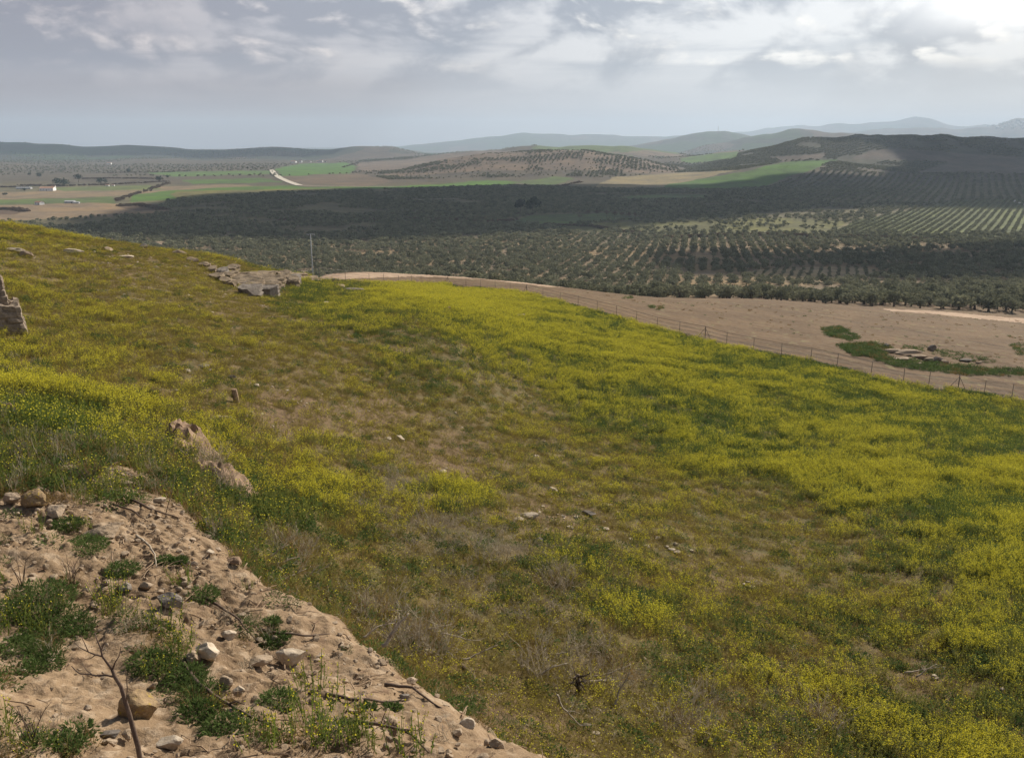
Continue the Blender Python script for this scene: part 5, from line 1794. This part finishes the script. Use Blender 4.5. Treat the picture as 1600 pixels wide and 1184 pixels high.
def build_bank_growth():
    P = [set_mat(broad(800, 130, .15, .17, 0, .055, .014), {0: 2}), set_mat(broad(801, 130, .17, .17, 0, .05, .017), {0: 2}), mustard(802, .32, .16, 14, 3, .006, .7, .6), mustard(803, .26, .16, 14, 1, .0055, .7, .55),
         set_mat(blades(804, 60, .22, .16, .006, .7), {0: 3}), set_mat(twiggy(805, 70, .34, .18, 0, .005), {0: 4}), set_mat(blades(806, 110, .2, .15, .005, .7), {0: 2})]
    polys = [([(-20, 650), (235, 660), (300, 740), (300, 800), (240, 775), (170, 728), (90, 775), (-20, 780)], 75, (.26, .12, .02, .08, .30, .17, .06)),
             ([(70, 760), (170, 735), (240, 790), (170, 800), (100, 800)], 30, (.25, .1, .06, .1, .25, .2, .04)),
             ([(-20, 905), (100, 925), (150, 985), (100, 1010), (40, 1060), (-20, 1080)], 44, (.45, .25, .03, .06, .10, .04, .05)),
             ([(150, 940), (300, 960), (330, 1010), (250, 1010), (190, 990)], 26, (.2, .1, .2, .1, .2, .15, .05)),
             ([(220, 1010), (300, 1020), (330, 1075), (420, 1120), (480, 1100), (600, 1130), (760, 1190), (380, 1200), (300, 1120), (230, 1060)], 34, (.34, .14, .05, .10, .22, .08, .06)),
             ([(380, 960), (480, 990), (460, 1020), (380, 1010)], 16, (.3, .1, .05, .1, .3, .1, .05)),
             ([(-20, 1120), (130, 1150), (200, 1190), (-20, 1190)], 34, (.4, .1, .08, .1, .15, .1, .07)),
             ([(-20, 660), (300, 660), (900, 1190), (-20, 1190)], 2.4, (.25, .1, .05, .1, .3, .15, .05))]
    xs, ys, ks = [], [], []
    for poly, den, wt in polys:
        pp = [at(min(max(a, -60), 1660), b) for a, b in poly]
        w2 = [(q.x, q.y) for q in pp]
        x0, x1 = min(q[0] for q in w2), max(q[0] for q in w2); y0, y1 = min(q[1] for q in w2), max(q[1] for q in w2)
        n = int(den * (x1 - x0) * (y1 - y0))
        x = rng.uniform(x0, x1, n); y = rng.uniform(y0, y1, n)
        m = in_poly(x, y, w2) & (fbm(x / .5, y / .5, 3, 401) > .44)
        x, y = x[m], y[m]
        xs.append(x); ys.append(y); ks.append(rng.choice(7, len(x), p=np.array(wt) / sum(wt)))
    # fringe hanging over the lip
    x = rng.uniform(-9, 2.5, 9000); y = rng.uniform(5.5, 17, 9000)
    sd = edge_sd(x, y)
    m = (sd > .25) & (sd < 1.5)
    x, y = x[m], y[m]
    xs.append(x); ys.append(y); ks.append(rng.choice(7, len(x), p=[.17, .13, .04, .08, .36, .14, .08]))
    x = np.concatenate(xs); y = np.concatenate(ys); k = np.concatenate(ks)
    z = H(x, y) - .01
    s = rng.uniform(.45, 1.1, len(x)) * np.where(y > 12.6, 1.6, 1.0)
    scatter('bank_weeds', P, np.stack([x, y, z], 1), k, s, rng.uniform(0, 6.28, len(x)), rng.uniform(0, .4, len(x)), [M['leaf'], M['flower'], M['green'], M['dry'], M['grey']], .15, 'mixed low weeds growing over the earth bank')
    D = [set_mat(twiggy(850 + i, 130, .8, .5, 0, .013), {0: 4}) for i in range(3)] + [set_mat(twiggy(856, 110, .7, .5, 0, .012), {0: 3})]
    xs, ys = [], []
    for poly, n in [([(555, 960), (640, 960), (720, 1000), (690, 1030), (640, 1040), (590, 1015)], 42), ([(800, 1010), (930, 1010), (1000, 1060), (960, 1110), (840, 1080), (780, 1040)], 36), ([(600, 770), (720, 840), (790, 890), (740, 890), (640, 820)], 26),
                    ([(840, 900), (890, 900), (930, 950), (870, 940)], 25), ([(270, 690), (300, 690), (372, 770), (350, 785)], 16), ([(420, 850), (480, 860), (480, 920), (440, 900)], 16), ([(1040, 1090), (1110, 1090), (1110, 1150), (1040, 1140)], 14), ([(1270, 1110), (1310, 1110), (1300, 1150), (1260, 1140)], 10)]:
        k = 0
        while k < n:
            a, b = rng.uniform(min(q[0] for q in poly), max(q[0] for q in poly)), rng.uniform(min(q[1] for q in poly), max(q[1] for q in poly))
            if in_poly(np.array([a]), np.array([b]), poly)[0]:
                q = at(a, b); xs.append(q.x); ys.append(q.y); k += 1
    x = np.array(xs); y = np.array(ys)
    scatter('dead_brush', D, np.stack([x, y, H(x, y) - .03], 1), rng.integers(0, 4, len(x)), rng.uniform(.7, 1.4, len(x)), rng.uniform(0, 6.28, len(x)), np.zeros(len(x)), [M['leaf'], M['flower'], M['green'], M['dry'], M['grey']], .25, 'patches of dead grey brush in the weeds beyond the bank')
    # gravel on the bank
    G = [rock_mb(860 + i, (1, .8, .6), 9, 2, .07, .3) for i in range(4)]
    n = 7500
    x = rng.uniform(-10, 2, n); y = rng.uniform(5, 15, n)
    m = (edge_sd(x, y) < .2) & (fbm(x / .8, y / .8, 3, 411) > .46)
    x, y = x[m], y[m]
    s = .007 + .05 * rng.uniform(0, 1, len(x)) ** 4
    for g in G:
        g.m = [0] * len(g.m)
    scatter('bank_gravel', G, np.stack([x, y, H(x, y)], 1), rng.integers(0, 4, len(x)), s, rng.uniform(0, 6.28, len(x)), np.zeros(len(x)), [M['rock']], .3, 'loose gravel on the earth bank')
    n = 1800
    x = rng.uniform(-10, 2, n); y = rng.uniform(5, 16, n)
    m = (edge_sd(x, y) < .3) & (fbm(x / .7, y / .7, 3, 441) > .52)
    x, y = x[m], y[m]
    s = .025 + .06 * rng.uniform(0, 1, len(x)) ** 2
    G2 = [rock_mb(880 + i, (1, .75, .45), 18, 3, .1, .15) for i in range(5)]
    scatter('bank_rubble', G2, np.stack([x, y, H(x, y) - s * .05], 1), rng.integers(0, 5, len(x)), s, rng.uniform(0, 6.28, len(x)), np.zeros(len(x)), [M['rock']], .35, 'broken stones set in the earth bank')
    Lp = []
    for i in range(4):
        q = MB(); a = rng.uniform(-.3, .3)
        q.tube([(-.5, 0, .03), (-.15, a * .3, .06), (.2, a * .1, .035), (.5, a, .05)], [.022, .02, .016, .006], 4)
        if i % 2:
            q.tube([(.1, a * .15, .05), (.28, .22, .09)], [.014, .005], 4)
        Lp.append(q)
    n = 2400
    x = rng.uniform(-10, 2.3, n); y = rng.uniform(5, 16, n); sd = edge_sd(x, y)
    m = (sd < 1.4) & (fbm(x / .9, y / .9, 3, 451) > np.where(sd > -.4, .45, .54))
    x, y = x[m], y[m]
    scatter('bank_litter', Lp, np.stack([x, y, H(x, y)], 1), rng.integers(0, 4, len(x)), rng.uniform(.12, .42, len(x)), rng.uniform(0, 6.28, len(x)), np.zeros(len(x)), [M['wood']], .08, 'dry stems and twigs littering the earth bank')
    # chips of stone in the bare parts of the meadow
    n = 150000
    y = np.sqrt(rng.uniform(14 ** 2, 130 ** 2, n)); u = rng.uniform(-.66, .66, n); x = u * y
    z = H(x, y); px, py = project(x, y, z)
    c = cover(px, py)
    pr = (c[:, 4] * 1.0 + c[:, 2] * .10 - .03) * sstep(fbm(x / 3.0, y / 2.0, 3, 421), .42, .62)
    m = (rng.uniform(0, 1, n) < pr * .95) & (y < fence_Y(u) - 2) & (edge_sd(x, np.minimum(y, 40)) > 1.5)
    x, y, z = x[m], y[m], z[m]
    s = (.03 + .11 * rng.uniform(0, 1, len(x)) ** 3) * np.maximum(1, y / 50) ** .5
    scl = np.stack([s, s, s * .6], 1)
    scatter('meadow_rubble', G, np.stack([x, y, z], 1), rng.integers(0, 4, len(x)), scl, rng.uniform(0, 6.28, len(x)), np.zeros(len(x)), [M['palerock']], .25, 'chips of pale stone strewn through the bare strips of the meadow')
    print('rubble', len(x))
    # weeds in the ploughed field and along the fence
    polys = [([(1283, 512), (1310, 510), (1345, 528), (1330, 534), (1290, 524)], 1.6), ([(1310, 540), (1360, 536), (1400, 545), (1372, 560), (1330, 556)], 3.0), ([(1340, 550), (1400, 562), (1500, 572), (1600, 578), (1640, 588), (1500, 586), (1400, 576)], 2.4),
             ([(1400, 540), (1480, 545), (1560, 566), (1500, 566)], .5), ([(1580, 540), (1650, 535), (1650, 560), (1590, 555)], .6), ([(972, 465), (990, 465), (992, 471), (975, 472)], .3), ([(1008, 478), (1036, 476), (1040, 485), (1012, 488)], .4),
             ([(900, 455), (1600, 500), (1640, 590), (1300, 540)], .04)]
    Pw = [set_mat(broad(870, 60, .45, .45, 0, .22, .07), {0: 2}), set_mat(blades(871, 60, .5, .45, .03, .6), {0: 2}), set_mat(blades(872, 60, .45, .45, .03, .6), {0: 3})]
    xs, ys = [], []
    for poly, den in polys:
        w2 = [(q.x, q.y) for q in (at(a, b) for a, b in poly)]
        x0, x1 = min(q[0] for q in w2), max(q[0] for q in w2); y0, y1 = min(q[1] for q in w2), max(q[1] for q in w2)
        n = int(den * (x1 - x0) * (y1 - y0))
        x = rng.uniform(x0, x1, n); y = rng.uniform(y0, y1, n); m = in_poly(x, y, w2)
        xs.append(x[m]); ys.append(y[m])
    uu = rng.uniform(_fu[2], .66, 2600); yy = fence_Y(uu) + rng.normal(-.6, .9, 2600)
    m = fbm(uu * yy / 6, yy / 6, 3, 431) > .47
    xs.append((uu * yy)[m]); ys.append(yy[m])
    x = np.concatenate(xs); y = np.concatenate(ys)
    s = rng.uniform(.6, 1.4, len(x)); k = rng.choice(3, len(x), p=[.55, .3, .15])
    lone = (y > fence_Y(x / y) + 6) & (np.arange(len(x)) < sum(len(q) for q in xs[:-1])) & (np.arange(len(x)) >= sum(len(q) for q in xs[:-2]))
    s = np.where(lone, s * rng.uniform(.25, .8, len(x)), s); k = np.where(lone & (rng.uniform(0, 1, len(x)) < .6), 2, k)
    scatter('field_weeds', Pw, np.stack([x, y, H(x, y)], 1), k, s, rng.uniform(0, 6.28, len(x)), np.zeros(len(x)), [M['leaf'], M['flower'], M['green'], M['dry'], M['grey']], .15, 'rank green weeds along the fence and round the slabs in the field')


build_bank_growth()


# ------------------------------------------------------------------ trees and hedges of the valley
def tree(px, py, wpx, hpx, label, mat='evergreen', seed=0, group=None, n=420, name='tree'):
    p = at(px, py); d = p.y * CT - p.z * ST
    w = wpx / F * d; h = hpx / F * d
    e = bpy.data.objects.new(name, None); COL.objects.link(e); e.location = p
    tag(e, label, 'tree', group)
    c = crown_mb(seed, w / 2.1, h * .98, n, max(.3, w * .075), h * .1)
    link('crown', c.mesh('crown', [M[mat]]), parent=e)
    link('trunk', trunk_mb(seed, h * .42, max(.2, w * .03)).mesh('trunk', [M['bark']], True), parent=e)


tree(813, 334, 19, 31, 'tall dark tree, left one of the pair in the shaded valley', seed=601, n=520)
tree(832, 335, 24, 32, 'broad dark tree, right one of the pair in the shaded valley', seed=602, n=560)
for i, (a, b, w, h) in enumerate([(906, 342, 7, 11), (918, 338, 8, 12), (934, 338, 9, 13), (948, 340, 8, 14), (960, 341, 9, 14), (972, 342, 8, 14), (983, 342, 8, 13), (992, 340, 7, 10)]):
    tree(a, b, w, h, 'thin bare-stemmed tree in the short row right of the dark pair', 'brush', 610 + i, 'row of thin trees right of the dark pair', 240)
for a, b, w, h, lab in [(88, 292, 16, 15, 'dark tree right behind the white farmhouse'), (101, 291, 16, 14, 'dark bushy tree next to the one behind the white farmhouse'), (123, 285, 12, 16, 'tall dark tree right of the farmhouse trees'),
                        (249, 284, 12, 10, 'round dark tree alone on the plain near the green fields'), (201, 270, 10, 7, 'small dark tree on the plain below the left hills'), (61, 278, 9, 9, 'dark tree left of the farmhouse trees'),
                        (47, 275, 6, 6, 'small dark tree at the left of the plain'), (157, 286, 14, 7, 'low brown tree in the hedge right of the tall dark tree'), (387, 266, 5, 7, 'slim dark tree at the edge of the green plain'),
                        (38, 298, 7, 5, 'low round bush left of the white farmhouse'), (8, 305, 7, 4, 'low round bush at the left edge of the plain'), (262, 278, 7, 5, 'small round tree above the lone dark tree')]:
    tree(a, b, w, h, lab, 'evergreen', 640 + a, n=260)


def build_brush():
    lines = [([(1000, 372), (1060, 372), (1120, 369), (1200, 368), (1300, 371), (1400, 374), (1500, 379), (1600, 384)], 7, 260, 1.0), ([(850, 352), (920, 354), (1000, 366)], 10, 90, .9),
             ([(560, 345), (640, 343), (700, 344), (760, 349), (800, 345)], 14, 150, .9), ([(430, 345), (560, 338), (700, 332), (830, 336)], 12, 110, .8),
             ([(-20, 328), (20, 327), (40, 331)], 14, 90, 1.0), ([(188, 322), (215, 320), (258, 328)], 14, 120, .9), ([(180, 315), (205, 305), (240, 294), (262, 286)], 14, 140, .8),
             ([(30, 290), (100, 291), (170, 289), (260, 284)], 14, 130, 1.1), ([(120, 280), (180, 279), (255, 280)], 18, 110, 1.1), ([(150, 271), (230, 270), (290, 268)], 20, 60, 1.1), ([(535, 262), (560, 254)], 10, 40, 1.2),
             ([(840, 300), (880, 290), (910, 284)], 16, 80, .9), ([(0, 293), (40, 293)], 12, 50, 1.0)]
    P = [crown_mb(680 + i, 1.6, 2.4, 120, .42, .1) for i in range(3)]
    xs, ys, ss = [], [], []
    for pl, jit, n, s in lines:
        pts = [at(a, b) for a, b in pl]
        t = rng.uniform(0, len(pts) - 1.001, n * 2)
        for q in t:
            i = int(q); f = q - i
            c = pts[i] * (1 - f) + pts[i + 1] * f
            jx, jy = rng.normal(0, jit * .25, 2)
            xs.append(c.x + jx); ys.append(c.y + jy); ss.append(s * rng.uniform(.6, 1.3))
    x = np.array(xs); y = np.array(ys); s = np.array(ss)
    scatter('brush', P, np.stack([x, y, H(x, y) - .1], 1), rng.integers(0, 3, len(x)), s, rng.uniform(0, 6.28, len(x)), np.zeros(len(x)), [M['brush']], .05, 'brown leafless brush along the streams and field edges')


build_brush()


# ------------------------------------------------------------------ buildings
def house(px, py, wpx, hpx, label, rz=0.0, wall='white', roof='tile', depth=.7, group=None, win=True, name='farmhouse'):
    p = at(px, py); d = p.y * CT - p.z * ST
    w = wpx / F * d; h = hpx / F * d
    dp = w * depth
    e = bpy.data.objects.new(name, None); COL.objects.link(e); e.location = p; e.rotation_euler = (0, 0, rz)
    tag(e, label, 'building', group)
    hw = h * .68
    mb = MB(); mb.box((-w / 2, -dp / 2, -1.0), (w / 2, dp / 2, hw))
    # gable ends
    for s in (-1, 1):
        x = s * w / 2
        mb.add([(x, -dp / 2, hw), (x, dp / 2, hw), (x, 0, h * .97)], [(0, 1, 2) if s > 0 else (0, 2, 1)])
    link('wall', mb.mesh('wall', [M[wall]]), parent=e)
    o = .35; th = .18
    mb = MB()
    for s in (-1, 1):
        y0 = s * (dp / 2 + o)
        zl = hw - (h - hw) * o / (dp / 2)
        a = [(-w / 2 - o, y0, zl + .02), (w / 2 + o, y0, zl + .02), (w / 2 + o, 0, h + .02), (-w / 2 - o, 0, h + .02)]
        b = [(q[0], q[1], q[2] + th) for q in a]
        mb.add(a + b, [(0, 1, 2, 3), (4, 7, 6, 5), (0, 4, 5, 1), (1, 5, 6, 2), (2, 6, 7, 3), (3, 7, 4, 0)])
    link('roof', mb.mesh('roof', [M[roof]]), parent=e)
    if win:
        n = max(2, int(w / 4))
        for i in range(n):
            x = -w / 2 + w * (i + .5) / n
            dr = i == n // 2
            mb = MB()
            mb.box((x - (.55 if dr else .45), -dp / 2 - .05, 0 if dr else hw * .38), (x + (.55 if dr else .45), -dp / 2 + .02, min(2.2, hw * .8) if dr else min(hw * .38 + 1.2, hw * .85)))
            link('door' if dr else 'window', mb.mesh('door' if dr else 'window', [M['glass']]), parent=e)


house(75, 298, 20, 6, 'long white farmhouse on the left plain in front of dark trees', .15)
house(84, 296, 6, 6.5, 'tall white wing at the right end of the long white farmhouse', .1, win=False)
house(62, 320, 12, 5.5, 'small white shed by the tan field at the lower left plain', -.5)
house(110, 317.5, 14, 4, 'low grey shed right of the small white shed', .1, 'greywall', 'greywall')
house(120, 318, 8, 2.6, 'lower grey annex beside the low grey shed', .1, 'greywall', 'greywall', win=False)
house(168, 291, 5, 2.4, 'tiny white hut on the plain, left of a pair', 0, win=False)
house(177, 290.6, 4, 2.2, 'tiny white hut on the plain, right of a pair', 0, win=False)
house(171, 257, 6, 3, 'small white house on the low rise below the left hills', 0, win=False)
house(38, 295.5, 22, 3, 'long low grey barn left of the white farmhouse', .05, 'greywall', 'greywall', .3, win=False)
for a, b, w, h, lab in [(459, 254.5, 8, 3, 'long white farm building at the left of the far hamlet'), (470, 254, 4, 3.6, 'tall white house second in the far hamlet'), (484, 254, 4, 2.2, 'pale low house in the middle of the far hamlet'),
                        (497, 253.5, 4, 2.4, 'small white house right of the hamlet middle'), (502, 253.5, 5, 3.4, 'bright white house near the right end of the far hamlet'), (509, 253.8, 3, 2.8, 'narrow grey house at the right end of the far hamlet')]:
    house(a, b, w, h, lab, random.uniform(-.3, .3), 'greywall' if 'grey' in lab else 'white', win=False, name='hamlet_house')


def build_town():
    spots = [(1545, 198), (1552, 197), (1558, 200), (1562, 195), (1568, 193), (1570, 198), (1575, 196), (1578, 191.5), (1583, 195), (1586, 198), (1590, 193), (1594, 196), (1597, 191.5), (1566, 202), (1582, 201), (1598, 200)]
    for i, (a, b) in enumerate(spots):
        house(a, b, 4.2, 2.6, 'white house of the hazy hilltop town at the far right', random.uniform(-.5, .5), 'white', 'greywall', .8, 'houses of the hazy hilltop town', False, 'town_house')
    p = at(1590, 190.5); d = p.y * CT - p.z * ST; s = d / F
    e = bpy.data.objects.new('castle', None); COL.objects.link(e); e.location = p
    tag(e, 'hazy grey castle keep crowning the hilltop town at the far right', 'castle')
    mb = MB(); mb.box((-2.6 * s, -2 * s, -20), (2.6 * s, 2 * s, 2.2 * s)); link('wall', mb.mesh('wall', [M['greywall']]), parent=e)
    for x in (-2.2, 1.2):
        mb = MB(); mb.box((x * s, -1 * s, 2.2 * s + .05), ((x + 1.2) * s, .6 * s, 4.6 * s)); link('tower', mb.mesh('tower', [M['greywall']]), parent=e)


build_town()


def build_mast():
    p = at(1122, 206.5); d = p.y * CT - p.z * ST
    h = 9 / F * d
    e = bpy.data.objects.new('radio_mast', None); COL.objects.link(e); e.location = p
    tag(e, 'thin radio mast on top of the hazy rounded hill', 'mast')
    mb = MB()
    b = 2.2
    cs = [(-b, -b), (b, -b), (b, b), (-b, b)]
    for i, (x, y) in enumerate(cs):
        mb.tube([(x, y, -1), (x * .25, y * .25, h)], [.5, .4], 4)
        x2, y2 = cs[(i + 1) % 4]
        for k in range(6):
            f, g = k / 6, (k + 1) / 6
            A = 1 - .75 * f; B = 1 - .75 * g
            mb.tube([(x * A, y * A, h * f), (x2 * B, y2 * B, h * g)], [.25, .25], 3)
    link('lattice', mb.mesh('lattice', [M['galv']]), parent=e)
    mb = MB(); mb.tube([(-2, 0, h * .82), (2, 0, h * .82)], [1.2, 1.2], 8); link('dish', mb.mesh('dish', [M['white']]), parent=e)


build_mast()


# ------------------------------------------------------------------ farm track, clouds, haze
def ribbon(name, pxs, width, mat, lift=.25):
    pts = [at(*q) for q in pxs]
    fine = []
    for a, b in zip(pts[:-1], pts[1:]):
        n = max(2, int((b - a).length / 15))
        fine += [a + (b - a) * (i / n) for i in range(n)]
    fine.append(pts[-1])
    vs = []; fs = []
    for i, p in enumerate(fine):
        d = (fine[min(i + 1, len(fine) - 1)] - fine[max(i - 1, 0)]); d.z = 0; d.normalize()
        s = Vector((d.y, -d.x, 0)) * width / 2
        for k in (-1, 1):
            q = p + s * k
            vs.append((q.x, q.y, Hs(q.x, q.y) + lift))
    for i in range(len(fine) - 1):
        fs.append((2 * i, 2 * i + 1, 2 * i + 3, 2 * i + 2))
    mb = MB(); mb.add(vs, fs)
    structure(name, mb.mesh(name, [mat]))


m_track = mottled('track_gravel', (.48, .42, .33), (.60, .54, .44), .2, 4, .02)
ribbon('farm_track', [(425, 266), (428, 272), (438, 279), (452, 285), (468, 290.5)], 13.0, m_track, 1.0)
ribbon('farm_track', [(468, 290.5), (510, 291.5), (560, 292), (620, 292.5)], 5.0, m_track, .6)
ribbon('farm_track', [(640, 313), (700, 311), (790, 309), (850, 305)], 3.0, m_track, .4)


def cloud(name, base, poly, thick, seed, cell=24.0, label=None):
    """a flat-based cumulus: outline given by the ground it shades"""
    off = np.array((SDIR.x, SDIR.y)) / SDIR.z * (base + 80)
    P = np.array(poly, float) + off
    x0, y0 = P.min(0) - 250; x1, y1 = P.max(0) + 250
    X, Y = np.meshgrid(np.arange(x0, x1, cell), np.arange(y0, y1, cell))
    wx = X + (fbm(X / 300, Y / 300, 4, seed) - .5) * 170; wy = Y + (fbm(X / 300, Y / 300, 4, seed + 1) - .5) * 170
    # distance inside the outline
    best = np.full(X.shape, 1e9)
    for (ax, ay), (bx, by) in zip(P, np.roll(P, -1, 0)):
        dx, dy = bx - ax, by - ay
        t = np.clip(((wx - ax) * dx + (wy - ay) * dy) / (dx * dx + dy * dy), 0, 1)
        best = np.minimum(best, np.hypot(wx - ax - t * dx, wy - ay - t * dy))
    d = np.where(in_poly(wx, wy, P.tolist()), best, -best)
    puff = fbm(X / 120, Y / 120, 4, seed + 2)
    g = np.clip(d / 260, 0, 1)
    top = base + thick * np.sqrt(g) * (.5 + puff)
    bot = base - 12 * np.sqrt(g) * (.5 + fbm(X / 90, Y / 90, 3, seed + 4))
    keep = (d > 0)[:-1, :-1] & (d > 0)[1:, 1:] & (d > 0)[1:, :-1] & (d > 0)[:-1, 1:]
    r, c = X.shape
    idx = np.arange(r * c).reshape(r, c)
    q = np.stack([idx[:-1, :-1], idx[:-1, 1:], idx[1:, 1:], idx[1:, :-1]], -1)[keep]
    used = np.unique(q)
    rm = -np.ones(r * c, int); rm[used] = np.arange(len(used))
    q = rm[q]
    n = len(used)
    # rim vertices meet
    edges = {}
    for f in q:
        for i in range(4):
            a, b = f[i], f[(i + 1) % 4]
            k = (min(a, b), max(a, b)); edges[k] = edges.get(k, 0) + 1
    rim = np.zeros(n, bool)
    for (a, b), k in edges.items():
        if k == 1:
            rim[a] = rim[b] = True
    zt = top.ravel()[used]; zb = bot.ravel()[used]
    zt[rim] = base; zb[rim] = base - .5
    xy = np.stack([X.ravel()[used], Y.ravel()[used]], 1)
    v = np.concatenate([np.c_[xy, zt], np.c_[xy, zb]])
    fs = [tuple(f) for f in q] + [tuple(n + f[::-1]) for f in q]
    mb = MB(); mb.add(v, fs)
    o = link(name, mb.mesh(name, [M['cloud']], True))
    o['kind'] = 'structure'


_m, _t = new_mat('cloud_white')
_d = _t.n('ShaderNodeBsdfDiffuse', {0: (.9, .9, .9, 1)})
_tr = _t.n('ShaderNodeBsdfTranslucent', {0: (.8, .8, .8, 1)})
_mx = _t.n('ShaderNodeMixShader', {0: .25, 1: _d.outputs[0], 2: _tr.outputs[0]})
_t.n('ShaderNodeOutputMaterial', {0: _mx.outputs[0]})
M['cloud'] = _m
g = lambda pts: [(u * y, y) for u, y in pts]
cloud('cloud', 1150, g([(-.50, 760), (-.3, 705), (-.1, 690), (.0, 700), (.08, 740), (.2, 840), (.35, 960), (.5, 1060), (.85, 1150),
                        (.85, 3100), (.27, 3100), (.30, 2350), (.39, 2120), (.425, 1980), (.36, 1760), (.2, 1640), (.1, 1610), (0, 1590), (-.15, 1540), (-.3, 1420), (-.37, 1180), (-.46, 960)]), 130, 3)
cloud('cloud', 1050, g([(.16, 520), (.3, 470), (.5, 430), (.75, 400), (.8, 700), (.5, 690), (.3, 660), (.18, 640)]), 90, 17, 16.0)
cloud('cloud', 1300, g([(-.72, 4300), (-.2, 4300), (-.12, 5600), (-.72, 6000)]), 150, 23, 60.0)


def build_haze():
    mb = MB(); mb.box((-18600, -60, -330), (18600, 18300, 340))
    m = bpy.data.materials.new('haze_air'); m.use_nodes = True
    t = NT(m.node_tree)
    v = t.n('ShaderNodeVolumePrincipled', {'Color': (.68, .83, 1.0, 1), 'Density': HAZE, 'Anisotropy': .2})
    t.n('ShaderNodeOutputMaterial', {1: v.outputs[0]})
    o = link('haze', mb.mesh('haze', [m]))
    o['kind'] = 'stuff'


HAZE = 8.8e-5
build_haze()
